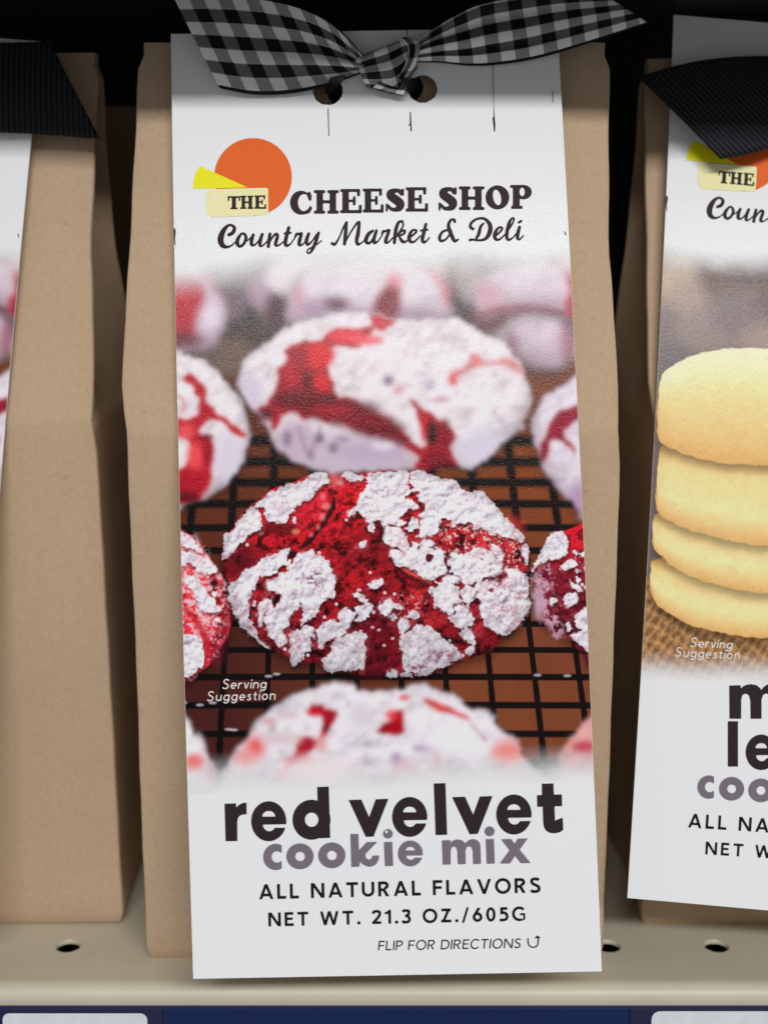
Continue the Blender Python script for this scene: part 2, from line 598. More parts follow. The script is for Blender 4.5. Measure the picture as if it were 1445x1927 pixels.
def bbox(prims):
    xs, ys = [], []
    for p in prims:
        if p[0][0] == '-' or p[0] == 'clip':
            continue
        if p[0] == 'rr':
            xs += [p[1], p[3]]
            ys += [p[2], p[4]]
        else:
            q = np.asarray(p[1])
            r = q[:, 2].max() if q.shape[1] == 3 else 0
            xs += [q[:, 0].min() - r, q[:, 0].max() + r]
            ys += [q[:, 1].min() - r, q[:, 1].max() + r]
    return min(xs), min(ys), max(xs), max(ys)


def px_mesh(glyphs, cell, k=0.0):
    """glyphs: list of prim lists in (px, -py). Returns verts in photograph px (y down) and faces"""
    V, Fc = glyph_grid([(g, bbox(g), k) for g in glyphs], cell)
    V = V.copy()
    V[:, 1] *= -1
    return V, Fc


def sans_line(text, p0, p1, cap, w, skew=0.0, cell=None):
    """text whose first glyph starts at p0 (baseline, px) and whose last ends at p1"""
    G = sans(w)
    L = math.hypot(p1[0] - p0[0], p1[1] - p0[1])
    adv = [0.30 if ch == ' ' else G[ch][1] for ch in text]
    tr = (L / cap - sum(adv)) / (len(text) - 1)
    x, items = 0.0, []
    for ch, a in zip(text, adv):
        if ch != ' ':
            pr = xf(G[ch][0], cap, cap, x * cap, 0, skew)
            items.append((pr, bbox(pr), 0))
        x += a + tr
    V, Fc = glyph_grid(items, cell or cap / 26)
    e = np.array([(p1[0] - p0[0]) / L, (p1[1] - p0[1]) / L])
    up = np.array([e[1], -e[0]])
    return np.asarray(p0) + V[:, :1] * e + V[:, 1:2] * up, Fc
# ------------------------------------------------------------------ the three hanging cards: where each one hangs
CARD_L = 194.5                                   # card height, mm
BOW = 3.0                                        # the card bends over the belly of the bag


def bow(t):
    t = np.clip(np.asarray(t, float) / CARD_L, 0, 1)
    return BOW * np.sin(np.pi * t ** 0.9)


class Frame:
    def __init__(self, top, bottom, right_edge=False, width=81.4):
        V = bottom - top
        V = V / np.linalg.norm(V)
        U = np.array([1.0, 0, 0])
        U = U - V * U.dot(V)
        U /= np.linalg.norm(U)
        self.U, self.V = U, V
        self.N = np.cross(U, -V)
        self.O = top - U * width if right_edge else top

    def matrix(self):
        m = Matrix.Identity(4)
        for i in range(3):
            m[i][0], m[i][1], m[i][2], m[i][3] = self.U[i], -self.V[i], self.N[i], self.O[i] * MM
        return m

    def st(self, px, py):
        """photograph pixels -> (s,t) millimetres on the bent card"""
        d = ray(px, py)
        b = np.zeros(d.shape[:-1])
        for _ in range(5):
            P0 = self.O + self.N * b[..., None]
            k = ((P0 - CAM) * self.N).sum(-1) / (d * self.N).sum(-1)
            P = CAM + d * k[..., None]
            t = ((P - self.O) * self.V).sum(-1)
            b = bow(t)
        return np.stack([((P - self.O) * self.U).sum(-1), t], -1)


def hang(tx, ty, td, bx, by, bd, right_edge=False, fit=True):
    """card through two pixels of one side; depths scaled so that the side is as long as the card"""
    k = 1.0
    for _ in range(4 if fit else 1):
        a, b = at_depth(tx, ty, td * k), at_depth(bx, by, bd * k)
        k *= 1.0 if not fit else CARD_L / np.linalg.norm(b - a)
    return Frame(a, b, right_edge)


FC = hang(322, 64, 268.7, 364, 1842, 254.4, fit=False)
FL = hang(80, 66, 284.5, -63, 1778, 270.0, True, False)
FR = hang(1267, 28, 280.0, 1180, 1690, 264.0)
print("FRAMES", FC.O, FL.O, FR.O)


def lift(st, off=0.0):
    st = np.asarray(st, float)
    return np.column_stack([st[:, 0], -st[:, 1], bow(st[:, 1]) + off])


def flat_print(name, V, F, frame, mat, card, off):
    st = frame.st(V[:, 0], V[:, 1])
    return link_mesh(name, lift(st, off), F, mat, card)


# outline of the card from its four corners in the photograph
CORN = np.array([FC.st(*c) for c in ((322, 64), (1048.5, 52), (1132, 1828), (364, 1842))])
HOLES = [(FC.st(617, 171), 3.15), (FC.st(795, 167), 3.1)]


def card_mesh():
    pts, edges = [], []

    def loop(ps):
        n = len(pts)
        pts.extend([Vector(p) for p in ps])
        edges.extend([(n + i, n + (i + 1) % len(ps)) for i in range(len(ps))])
    per = []
    for a, b, n in ((0, 1, 10), (1, 2, 88), (2, 3, 10), (3, 0, 88)):
        for i in range(n):
            per.append(CORN[a] + (CORN[b] - CORN[a]) * i / n)
    loop(per)
    rng = random.Random(3)
    for c, r in HOLES:
        loop([(c[0] + r * math.cos(a) * rng.uniform(.97, 1.03), c[1] + r * math.sin(a) * rng.uniform(.97, 1.03)) for a in np.linspace(0, 2 * np.pi, 28, endpoint=False)])
    for i in range(1, 10):
        for j in range(1, 88):
            u, v = i / 10, j / 88
            p = (CORN[0] * (1 - u) + CORN[1] * u) * (1 - v) + (CORN[3] * (1 - u) + CORN[2] * u) * v
            if all(math.hypot(p[0] - c[0], p[1] - c[1]) > r + .8 for c, r in HOLES):
                pts.append(Vector(p))
    v, f = cdt(pts, edges, lambda c: all(math.hypot(c[0] - h[0], c[1] - h[1]) > r * .985 for h, r in HOLES))
    keep = [t[::-1] for t in f]                   # t runs downwards
    return lift(v), keep


def build_card(frame, parent):
    V, F = card_mesh()
    n = len(V)
    B = V - np.array([0, 0, 0.4])
    # cut edges of the board, with their own corners so the face stays flat-lit up to the edge
    cnt = {}
    for f in F:
        for a, b in zip(f, f[1:] + f[:1]):
            cnt[(a, b)] = 1
    rim = [(a, b) for a, b in cnt if (b, a) not in cnt]
    VV, FF = [*V.tolist(), *B.tolist()], list(F) + [tuple(n + i for i in f[::-1]) for f in F]
    for a, b in rim:
        k = len(VV)
        VV += [V[a].tolist(), V[b].tolist(), B[b].tolist(), B[a].tolist()]
        FF.append((k + 3, k + 2, k + 1, k))
    o = link_mesh("product_card", VV, FF, CARD_WHITE, parent, smooth=False)
    m = parent.matrix_basis.inverted() if parent else Matrix.Identity(4)
    o.matrix_basis = m @ frame.matrix()
    return o


def picture_patch(name, card, mat, s0, s1, t0, t1, off=0.012):
    """printed picture: a sheet on the card, cut along the card's own sides"""
    nt, ns = 90, 8
    V, UV, F = [], [], []
    for j in range(nt + 1):
        t = t0 + (t1 - t0) * j / nt
        tl = t / CARD_L
        a = CORN[0][0] * (1 - tl) + CORN[3][0] * tl + 0.04
        b = CORN[1][0] * (1 - tl) + CORN[2][0] * tl - 0.04
        for i in range(ns + 1):
            s = a + (b - a) * i / ns
            V.append((s, t))
            UV.append(((s - s0) / (s1 - s0), 1 - (t - t0) / (t1 - t0)))
    for j in range(nt):
        for i in range(ns):
            n = j * (ns + 1) + i
            F.append((n, n + ns + 1, n + ns + 2, n + 1))
    return link_mesh(name, lift(np.array(V), off), F, mat, card, smooth=False, uv=UV)


# ------------------------------------------------------------------ shared print: logo, shop name, product text
Z8 = Traced(320, 230, 3.6125)
Z5 = Traced(400, 330, 4.817)
Z6 = Traced(690, 330, 4.516)
B1 = Traced(400, 1450, 4.25)
B2 = Traced(730, 1450, 4.25)


def cooper(ch, x0, x1, yt, yb, sl=-0.029):
    """letter in the box x0..x1, top yt, bottom yb (px)"""
    pr = xf(COOPER[ch], x1 - x0, yb - yt, x0, -yb)
    return pr


def shop_name():
    L = [('C', 546, 588.5, 359, 404), ('H', 590.5, 637.8, 357.8, 402.3), ('E', 640, 681.3, 355.8, 401.3), ('E', 682.5, 722.3, 355, 400.2),
         ('S', 725, 762.8, 354.6, 398.8), ('E', 763.2, 805.8, 352.6, 398.4), ('S', 824, 861.8, 352, 397), ('H', 863, 911.4, 350.8, 395.4),
         ('O', 913.2, 958, 349, 394.2), ('P', 959.2, 1000.2, 348.2, 393.2)]
    return px_mesh([cooper(*l) for l in L], 0.9, 1.6)


def the_word():
    L = [('T', 429, 452.5, 369.5, 394), ('H', 452.3, 477.5, 368.6, 393.6), ('E', 479, 501.5, 368, 393.3)]
    return px_mesh([cooper(*l) for l in L], 0.7, 0.9)


def script_line():
    S5 = [
        [(150, 540, 15), (185, 520, 17), (200, 480, 16), (180, 455, 12), (148, 453, 12), (108, 490, 20), (80, 550, 27), (76, 600, 27), (95, 637, 22), (130, 650, 13), (170, 638, 8), (205, 608, 6), (222, 580, 6)],
        [(262, 530, 10), (232, 575, 17), (226, 618, 18), (250, 645, 13), (285, 620, 13), (305, 570, 15), (290, 532, 12), (262, 528, 9)],
        [(297, 590, 9), (318, 592, 6), (345, 565, 6)],
        [(370, 540, 14), (355, 590, 17), (356, 628, 15), (385, 630, 9), (420, 592, 7), (445, 545, 9)],
        [(452, 535, 14), (434, 590, 17), (432, 636, 14), (458, 635, 8), (505, 590, 6)],
        [(522, 532, 14), (512, 590, 16), (507, 645, 15)],
        [(514, 620, 7), (545, 560, 9), (578, 532, 13), (590, 552, 15), (577, 600, 16), (573, 632, 14), (600, 635, 8), (645, 600, 6)],
        [(692, 475, 15), (672, 550, 17), (660, 615, 17), (675, 638, 13), (710, 618, 7), (745, 570, 6)],
        [(655, 527, 10), (708, 521, 10)],
        [(740, 580, 6), (762, 535, 13), (782, 533, 12), (808, 528, 12), (792, 580, 17), (786, 628, 15), (812, 630, 8), (850, 590, 6)],
        [(872, 530, 14), (852, 590, 17), (862, 628, 13), (900, 600, 8), (945, 535, 9)],
        [(962, 522, 13), (937, 600, 16), (908, 668, 14), (882, 704, 9), (860, 700, 8), (864, 676, 7), (902, 652, 7), (950, 624, 6), (988, 592, 6)],
        [(1085, 618, 14), (1110, 625, 12), (1150, 560, 8), (1188, 470, 9), (1215, 427, 12)],
        [(1215, 427, 12), (1206, 520, 17), (1196, 622, 15)],
        [(1196, 620, 8), (1250, 520, 8), (1308, 435, 10), (1330, 425, 12)],
        [(1330, 425, 13), (1320, 520, 18), (1306, 590, 17), (1318, 625, 14), (1350, 612, 7), (1392, 575, 6)]]
    S6 = [
        [(52, 472, 11), (15, 500, 16), (-8, 555, 17), (18, 578, 12), (48, 548, 9), (75, 490, 9)],
        [(82, 472, 13), (62, 540, 15), (66, 573, 14), (95, 560, 7), (128, 515, 6)],
        [(128, 510, 7), (140, 478, 12), (158, 476, 10), (190, 468, 12), (168, 530, 15), (161, 568, 14), (185, 568, 8), (222, 530, 6)],
        [(302, 390, 10), (270, 402, 13), (246, 470, 16), (235, 572, 14)],
        [(304, 395, 9), (308, 430, 8), (270, 490, 7), (245, 515, 6)],
        [(250, 525, 8), (290, 478, 10), (322, 470, 11), (318, 494, 10), (285, 512, 9), (278, 524, 10), (304, 562, 15), (335, 562, 8), (362, 530, 6)],
        [(362, 532, 8), (402, 500, 9), (422, 475, 10), (405, 463, 9), (376, 482, 13), (360, 530, 17), (372, 563, 14), (405, 563, 9), (455, 515, 6)],
        [(502, 416, 13), (482, 500, 16), (472, 548, 15), (487, 570, 12), (515, 550, 7), (532, 528, 6)],
        [(460, 470, 9), (516, 463, 9)],
        [(746, 393, 13), (744, 376, 9), (715, 380, 11), (694, 420, 14), (704, 470, 17), (725, 520, 17), (746, 558, 14), (778, 545, 7)],
        [(692, 462, 9), (642, 482, 11), (618, 530, 14), (632, 558, 12), (672, 543, 9), (705, 500, 8), (722, 470, 6)],
        [(902, 455, 13), (880, 440, 13), (890, 402, 12), (940, 370, 10), (1000, 370, 12), (1045, 420, 18), (1045, 480, 20), (1010, 538, 14), (950, 553, 9), (900, 546, 10), (876, 550, 12)],
        [(990, 410, 9), (966, 440, 13), (950, 500, 15), (928, 540, 10)],
        [(1085, 522, 8), (1130, 482, 9), (1150, 452, 10), (1130, 441, 9), (1102, 465, 13), (1086, 510, 17), (1096, 543, 13), (1130, 543, 9), (1178, 498, 6)],
        [(1178, 500, 6), (1225, 430, 8), (1250, 375, 8), (1236, 364, 8), (1210, 402, 14), (1191, 480, 16), (1189, 530, 14), (1206, 548, 11), (1240, 530, 7), (1268, 495, 6)],
        [(1297, 440, 13), (1281, 500, 16), (1281, 536, 13), (1300, 543, 8), (1330, 512, 6)],
        [(1291, 401, 10), (1310, 389, 11)]]
    return px_mesh([[Z5.stroke(s)] for s in S5] + [[Z6.stroke(s)] for s in S6], 0.75)


def e_glyph(T, cx, top, bot, L, Rr):
    """heavy round e in the enlarged view T; box L..Rr, top..bot"""
    k = (bot - top) / 320.0
    w = (Rr - L) / 280.0

    def X(v):
        return L + (v - 310) * w

    def Y(v):
        return top + (v - 245) * k
    el = [(X(x), Y(y)) for x, y in ell(450, 405, 140, 160)]
    up = [(X(x), Y(y)) for x, y in ([(398, 368)] + [(450 + 52 * math.cos(a), 368 - 46 * math.sin(a)) for a in np.linspace(math.pi, 0, 14)] + [(502, 368)])]
    lo = [(X(x), Y(y)) for x, y in ([(402, 432)] + [(410, 458), (425, 476), (448, 486), (475, 482), (490, 468), (500, 457), (640, 457), (640, 428)])]
    return [T.poly(el), T.poly(up, True), T.poly(lo, True)]


def name_black():
    r = [B1.poly([(97, 265), (190, 262), (192, 297), (204, 282), (222, 268), (245, 259), (273, 256), (274, 350), (252, 350), (232, 354), (214, 366), (203, 385), (199, 412), (200, 563), (106, 565)])]
    d = [B1.ell(792, 393, 152, 160), B1.poly([(837, 131), (930, 128), (942, 538), (848, 541)]), B1.ell(793, 393, 54, 57, True)]
    v1 = [B1.poly([(1088, 235), (1190, 232), (1252, 372), (1305, 229), (1406, 225), (1287, 528), (1225, 530)])]
    ll = [B2.poly([(365, 103), (459, 100), (473, 513), (380, 516)])]
    v2 = [B2.poly([(512, 212), (615, 209), (680, 352), (733, 207), (835, 203), (717, 506), (652, 509)])]
    t = [B2.poly([(1228, 105), (1321, 102), (1325, 192), (1388, 190), (1391, 283), (1330, 286), (1333, 400), (1395, 375), (1400, 475), (1372, 493), (1330, 502), (1290, 497), (1260, 478), (1244, 448), (1239, 410), (1235, 289), (1192, 290), (1189, 197), (1230, 195)])]
    g = [r, e_glyph(B1, 0, 245, 565, 310, 591), d, v1, e_glyph(B2, 0, 211, 530, 33, 314), ll, v2, e_glyph(B2, 0, 191, 511, 864, 1147), t]
    return px_mesh(g, 0.9)


def name_grey():
    def c_(): return [B1.ell(507, 690, 101, 105), B1.ell(516, 690, 43, 46, True), B1.poly([(554, 560), (640, 560), (640, 820), (554, 820)], True), B1.poly([(515, 662), (640, 640), (640, 738), (515, 720)], True)]
    o1 = [B1.ell(700, 685, 109, 103), B1.ell(701, 686, 39, 38, True)]
    o2 = [B1.ell(954, 677, 109, 103), B1.ell(955, 678, 39, 38, True)]
    k = [B1.poly([(1102, 507), (1166, 506), (1170, 637), (1232, 572), (1318, 569), (1226, 662), (1222, 684), (1232, 704), (1250, 712), (1268, 705), (1276, 690), (1279, 679), (1333, 677), (1328, 712), (1310, 745), (1285, 762), (1255, 769), (1225, 762), (1200, 748), (1180, 728), (1173, 768), (1110, 770)])]
    i1 = [B1.poly([(1370, 571), (1437, 569), (1444, 762), (1378, 764)]), B1.ell(1402, 505, 39, 38), B1.ell(1391, 489, 12, 12, True)]
    m = [B2.poly([(430, 558), (497, 555), (499, 577), (512, 563), (532, 553), (558, 550), (590, 556), (610, 572), (617, 584), (632, 565), (652, 552), (678, 547), (706, 553), (728, 570), (738, 600), (743, 745), (680, 748), (676, 645), (668, 615), (648, 604), (628, 612), (619, 640), (621, 747), (558, 748), (553, 645), (545, 615), (527, 605), (508, 613), (500, 640), (501, 750), (437, 752)])]
    i2 = [B2.poly([(780, 548), (846, 546), (853, 743), (788, 745)]), B2.ell(811, 485, 40, 39)]
    x = [B2.poly([(902, 548), (983, 546), (1012, 585), (1035, 544), (1117, 542), (1051, 632), (1139, 738), (1060, 740), (1015, 682), (974, 743), (892, 742), (970, 637)])]
    return px_mesh([c_(), o1, o2, k, i1, e_glyph(B2, 0, 559, 765, 79, 278), m, i2, x], 0.8)


def print_common(card):
    """logo and shop name, the same on every card (positions measured on the middle card)"""
    fr = FC

    def plate(name, pts, mat, off):
        p = np.asarray(pts, float)
        return flat_print(name, p, [tuple(range(len(p)))[::-1]], fr, mat, card, off)
    plate("cheese_wheel_emblem", ell(476.4, 333, 73, 73, n=72), INK_ORANGE, 0.05)
    plate("cheese_wedge_emblem", [(376.7, 312.5), (466, 352.8), (363.7, 355.3), (364.0, 343), (366.6, 332), (371, 321)], INK_YELLOW, 0.075)
    rng = random.Random(5)
    blk = [(389.5, 358.5), (392, 356.8), (437, 355), (459, 354.5), (502.7, 353.9), (504.8, 356), (505, 380), (505, 401.5), (502.5, 404.5), (478, 405.4), (474, 406.4), (440, 407.5), (397, 409.4), (394, 404), (388.8, 400.5), (388.4, 380)]
    plate("cheese_block_emblem", blk, INK_CREAM, 0.1)
    spots = [(307, 512, 13), (385, 472, 11), (570, 464, 7), (648, 458, 9), (330, 582, 7), (445, 628, 10), (477, 497, 9), (540, 600, 4), (290, 560, 4)]
    for x, y, r in spots:
        e = ell(320 + x / 3.6125, 230 + y / 3.6125, r / 3.6125, r / 3.6125 * rng.uniform(.85, 1.15), n=14)
        flat_print("cheese_hole_emblem", e, [tuple(range(14))[::-1]], fr, INK_PAPER, card, 0.125)
    flat_print("lettering", *the_word(), fr, INK_BROWN, card, 0.15)
    flat_print("lettering", *shop_name(), fr, INK_BROWN, card, 0.08)
    flat_print("lettering", *script_line(), fr, INK_BROWN, card, 0.08)
    # thin printed cut marks
    marks = [[(616.6, 205), (618.4, 205), (619.8, 256), (618.2, 256)], [(771, 211), (773, 211), (774.8, 247), (772, 247), (771.8, 236), (767.5, 236.5), (771, 233)],
             [(926.2, 120), (927.5, 120), (929, 200), (931.8, 236), (931, 248), (929, 248), (927, 226), (926, 222), (928.5, 220)],
             [(1038.4, 171), (1039.8, 171), (1040.6, 193), (1039.2, 193)], [(765, 54), (766.6, 54), (766.8, 66), (765.2, 66)],
             [(327.6, 432), (329.6, 428), (331.4, 436), (330, 448), (331, 461), (329.2, 461), (327.8, 446)], [(1060.5, 435), (1063, 436.5), (1065, 442), (1063.4, 443.5)]]
    for q in marks:
        flat_print("cut_mark", np.array(q, float), [tuple(range(len(q)))[::-1]], fr, INK_BLACK, card, 0.06)
# ------------------------------------------------------------------ printed pictures, computed as reflectance
KPX = 9.0                                        # picture pixels per millimetre


def vnoise(h, w, cell, seed, octaves=1, gain=0.5):
    rng = np.random.default_rng(seed)
    out, amp, tot = np.zeros((h, w)), 1.0, 0.0
    for _ in range(octaves):
        gh, gw = int(h / cell) + 4, int(w / cell) + 4
        g = rng.random((gh, gw))
        y, x = np.arange(h) / cell, np.arange(w) / cell
        yi, xi = y.astype(int), x.astype(int)
        fy, fx = y - yi, x - xi
        fy, fx = (fy * fy * (3 - 2 * fy))[:, None], (fx * fx * (3 - 2 * fx))[None]
        a = g[np.ix_(yi, xi)] * (1 - fx) + g[np.ix_(yi, xi + 1)] * fx
        b = g[np.ix_(yi + 1, xi)] * (1 - fx) + g[np.ix_(yi + 1, xi + 1)] * fx
        out += amp * (a * (1 - fy) + b * fy)
        tot += amp
        amp *= gain
        cell = max(cell / 2, 1.01)
    return out / tot


def gblur(a, s):
    if s < 0.3:
        return a
    r = int(3 * s) + 1
    k = np.exp(-0.5 * (np.arange(-r, r + 1) / s) ** 2)
    k /= k.sum()
    for ax in (0, 1):
        p = [(0, 0)] * a.ndim
        p[ax] = (r, r)
        q = np.pad(a, p, mode='edge')
        n = a.shape[ax]
        o = np.zeros_like(a)
        for i, kk in enumerate(k):
            sl = [slice(None)] * a.ndim
            sl[ax] = slice(i, i + n)
            o += kk * q[tuple(sl)]
        a = o
    return a


def worley(h, w, cell, seed):
    """distance to nearest and second nearest feature point (in cells)"""
    rng = np.random.default_rng(seed)
    gh, gw = int(h / cell) + 4, int(w / cell) + 4
    jy, jx, val = rng.random((gh, gw)), rng.random((gh, gw)), rng.random((gh, gw))
    Y, X = np.mgrid[0:h, 0:w]
    y, x = Y / cell + 1, X / cell + 1
    yi, xi = y.astype(int), x.astype(int)
    d1, d2, vv = np.full((h, w), 9.0), np.full((h, w), 9.0), np.zeros((h, w))
    for dy in (-1, 0, 1):
        for dx in (-1, 0, 1):
            cy, cx = yi + dy, xi + dx
            d = np.hypot(cy + jy[cy, cx] - y, cx + jx[cy, cx] - x)
            near = d < d1
            d2 = np.where(near, d1, np.minimum(d2, d))
            vv = np.where(near, val[cy, cx], vv)
            d1 = np.where(near, d, d1)
    return d1, d2, vv


class Picture:
    def __init__(self, frame, s0, s1, t0, t1, seed):
        self.f, self.s0, self.t0, self.s1, self.t1 = frame, s0, t0, s1, t1
        self.w, self.h = int((s1 - s0) * KPX), int((t1 - t0) * KPX)
        self.seed = seed
        self.img = np.zeros((self.h, self.w, 3))
        self.wx = vnoise(self.h, self.w, 14, seed + 1, 3, 0.6) - 0.5
        self.wy = vnoise(self.h, self.w, 14, seed + 2, 3, 0.6) - 0.5

    def cv(self, pts):
        p = np.asarray(pts, float)
        st = self.f.st(p[:, 0], p[:, 1])
        return np.stack([(st[:, 0] - self.s0) * KPX, (st[:, 1] - self.t0) * KPX], 1)

    def sdf(self, pts, pad=40, rough=0.0, smooth=True, raw=False):
        """signed distance of a traced outline on its own window -> (slices, d)"""
        q = np.asarray(pts, float) if raw else self.cv(pts)
        if smooth:
            q = catmull(np.vstack([q, q[:1]]), 4)[:-1]
        x0, y0 = np.maximum(np.floor(q.min(0)).astype(int) - pad, 0)
        x1 = min(int(q[:, 0].max()) + pad, self.w)
        y1 = min(int(q[:, 1].max()) + pad, self.h)
        if x1 <= x0 or y1 <= y0:
            return None, None
        Y, X = np.mgrid[y0:y1, x0:x1].astype(float)
        if rough:
            X = X + self.wx[y0:y1, x0:x1] * rough
            Y = Y + self.wy[y0:y1, x0:x1] * rough
        return (slice(y0, y1), slice(x0, x1)), d_poly(X, Y, q)

    def mask(self, pts, soft=1.0, rough=0.0, smooth=True):
        m = np.zeros((self.h, self.w))
        sl, d = self.sdf(pts, int(40 + soft * 2), rough, smooth)
        if sl:
            m[sl] = np.clip(0.5 - d / (2 * soft), 0, 1)
            m[sl] = m[sl] ** 2 * (3 - 2 * m[sl])
        return m

    def put(self, m, col, a=1.0):
        c = lin(col) if np.ndim(col) == 1 else col
        m = (m * a)[..., None]
        self.img = self.img * (1 - m) + c * m

    def poly(self, pts, col, soft=2.0, rough=0.0, a=1.0, smooth=True):
        self.put(self.mask(pts, soft, rough, smooth), col, a)

    def blob(self, cx, cy, rx, ry, col, soft=8.0, a=1.0, tilt=0):
        self.put(self.mask(ell(cx, cy, rx, ry, tilt, 28), soft), col, a)

    def line(self, pts, w, col, soft=2.0, a=1.0):
        q = np.asarray(pts, float)
        self.put(self.mask(stroke_poly(q, w), soft, 0, False), col, a)


def relief(Hm, k):
    """shading of a photographed relief lit from above left"""
    gy, gx = np.gradient(Hm)
    return np.clip(1 + k * (0.85 * gy + 0.45 * gx), 0.25, 1.7)


def noisy(col, n, amp):
    """colour field around col following noise n in 0..1"""
    return np.clip(lin(col) * (1 + (n - 0.5)[..., None] * amp), 0, 1)


def red_picture():
    s_lo, s_hi = -1.5, 84.0
    t_lo, t_hi = 40.0, 158.0
    P = Picture(FC, s_lo, s_hi, t_lo, t_hi, 11)
    h, w = P.h, P.w
    n_fine = vnoise(h, w, 3, 5, 2)
    n_med = vnoise(h, w, 12, 6, 3)
    n_big = vnoise(h, w, 60, 7, 3)
    Yc = np.mgrid[0:h, 0:w][0].astype(float)
    ref = P.cv([(700, y) for y in range(400, 1600, 20)])[:, 1]
    YP = np.interp(Yc, ref, np.arange(400, 1600, 20))          # photograph row of every picture row
    refx = P.cv([(x, 1000) for x in range(300, 1160, 20)])[:, 0]
    XP = np.interp(np.mgrid[0:h, 0:w][1].astype(float), refx, np.arange(300, 1160, 20))

    # table under the rack
    left = lin((92, 46, 40))[None, None] * np.ones((h, w, 1))
    top = lin((150, 84, 46))
    right = lin((148, 86, 58))
    k = np.clip((YP - 930) / 220, 0, 1)[..., None]
    j = np.clip((XP - 420) / 420, 0, 1)[..., None]
    base = (lin((120, 66, 42)) * (1 - j) + top * j) * (1 - k) + (left * (1 - j) + right * j) * k
    P.img = base * .74 * (0.90 + 0.2 * n_big[..., None])

    # wire rack
    wires = np.zeros((h, w))

    def wire(pts, wd, soft):
        nonlocal wires
        wires = np.maximum(wires, P.mask(stroke_poly(np.asarray(pts, float), wd), soft, 0, False))
    for y, wd, sf in ((828, 17, 9), (868, 16, 8), (907, 15, 6.5), (947, 14, 5), (992, 13, 4), (1035, 12.5, 3), (1080, 12, 2), (1126, 11, 1.6), (1173, 11, 1.2), (1222, 11, 1.1), (1273, 12, 1.1), (1326, 12, 1.6), (1380, 12, 2.6), (1438, 14, 5)):
        wire([(310, y + 1), (700, y), (1130, y + 1)], wd, sf)
    for kx in range(-2, 11):
        def xk(y):
            a, b = 438 + 75.4 * kx, 420 + 83.5 * kx
            return a + (b - a) * (y - 935) / 337.0
        for y0, y1, wd, sf in ((790, 900, 15, 8), (895, 980, 14, 5), (975, 1090, 12, 2.6), (1085, 1300, 10.5, 1.1), (1295, 1400, 11, 1.9), (1395, 1500, 12, 4)):
            wire([(xk(y0), y0), (xk((y0 + y1) / 2), (y0 + y1) / 2), (xk(y1), y1)], wd, sf)
    P.put(np.clip(wires * 1.25, 0, 1), (17, 13, 17), 0.97)
    for x, y in ((505, 1272), (520, 1268), (376, 1326), (400, 1322), (430, 1372), (440, 1373), (1010, 1270), (1066, 1271), (345, 1322)):
        P.blob(x, y, 7, 2.4, (190, 180, 190), 2, 0.75)

    # far, very soft row
    layer = P.img.copy()
    P.put((YP < 700).astype(float), lin((122, 104, 98)) * (0.8 + 0.4 * n_big[..., None]))  # greyish base: gloss sheen of the card painted into the print colour
    soft = 12
    for b in ((360, 560, 48, 60, (206, 84, 98)), (345, 640, 60, 30, (120, 92, 92)), (396, 592, 26, 30, (196, 178, 194)), (340, 505, 40, 30, (226, 200, 206)),
              (452, 606, 40, 56, (50, 50, 56)), (440, 560, 26, 45, (120, 102, 112)), (480, 645, 66, 40, (80, 64, 60)), (430, 665, 45, 30, (116, 96, 86)),
              (500, 550, 34, 34, (170, 142, 158)), (524, 580, 24, 40, (76, 34, 52)), (560, 520, 60, 40, (214, 204, 210)), (640, 545, 90, 48, (206, 198, 208)), (660, 505, 80, 30, (218, 208, 214)),
              (578, 590, 40, 26, (186, 170, 186)), (630, 570, 24, 14, (112, 66, 88)), (596, 572, 26, 16, (160, 140, 158)), (690, 590, 30, 14, (176, 158, 174)),
              (740, 535, 26, 30, (214, 130, 140)), (722, 568, 28, 32, (116, 16, 40)), (786, 540, 38, 40, (218, 212, 218)), (790, 590, 40, 12, (150, 130, 150)),
              (818, 530, 18, 40, (212, 170, 176)), (838, 560, 18, 26, (180, 70, 90)), (858, 586, 46, 38, (52, 36, 44)), (895, 585, 30, 40, (92, 66, 68)), (880, 530, 26, 40, (160, 150, 150)),
              (930, 548, 46, 34, (204, 180, 188)), (1000, 535, 66, 40, (214, 208, 214)), (1062, 520, 22, 40, (222, 150, 162)), (1072, 560, 16, 40, (196, 70, 90)),
              (985, 583, 74, 12, (140, 58, 80)), (920, 600, 30, 22, (120, 70, 80)), (1000, 618, 48, 28, (206, 198, 204)), (970, 640, 40, 28, (190, 176, 184)),
              (1060, 620, 26, 40, (142, 120, 130)), (1050, 660, 50, 30, (112, 104, 102)), (1085, 660, 14, 20, (216, 160, 170)), (1022, 690, 34, 50, (62, 58, 62)), (1000, 680, 20, 16, (150, 140, 140))):
        P.blob(*b[:4], b[4], soft)
    far = gblur(P.img, 6.5)
    m = np.clip((735 - YP) / 60, 0, 1)[..., None]
    P.img = layer * (1 - m) + far * m

    lump = vnoise(h, w, 34, 41, 3, 0.5)
    lump_lit = np.clip(.5 * relief(lump, 20.0) + .5 * relief(vnoise(h, w, 15, 42, 2), 6), .3, 1.4)
    pore = vnoise(h, w, 9, 43, 2, 0.6)

    def cookie_soft(outline, base, parts, sigma):
        keep = P.img.copy()
        om = P.mask(outline, 2.0, 17)
        deep = gblur(om, 16)                                   # roundness: sides and underside turn away from the light
        low = gblur(np.roll(om, -34, 0), 20)
        turn = np.clip(0.30 + 0.95 * deep, 0, 1.03) * np.clip(0.52 + 0.52 * low, 0, 1.02)
        f = np.clip(turn * (0.25 + 0.75 * lump_lit) - 0.9 * np.clip(0.44 - lump, 0, 1) - 0.16 * np.clip((pore - .6) * 6, 0, 1), 0, 1.06)[..., None]
        P.img = lin(base) * f + lin((148, 116, 132)) * np.clip(1 - f, 0, 1) * .75
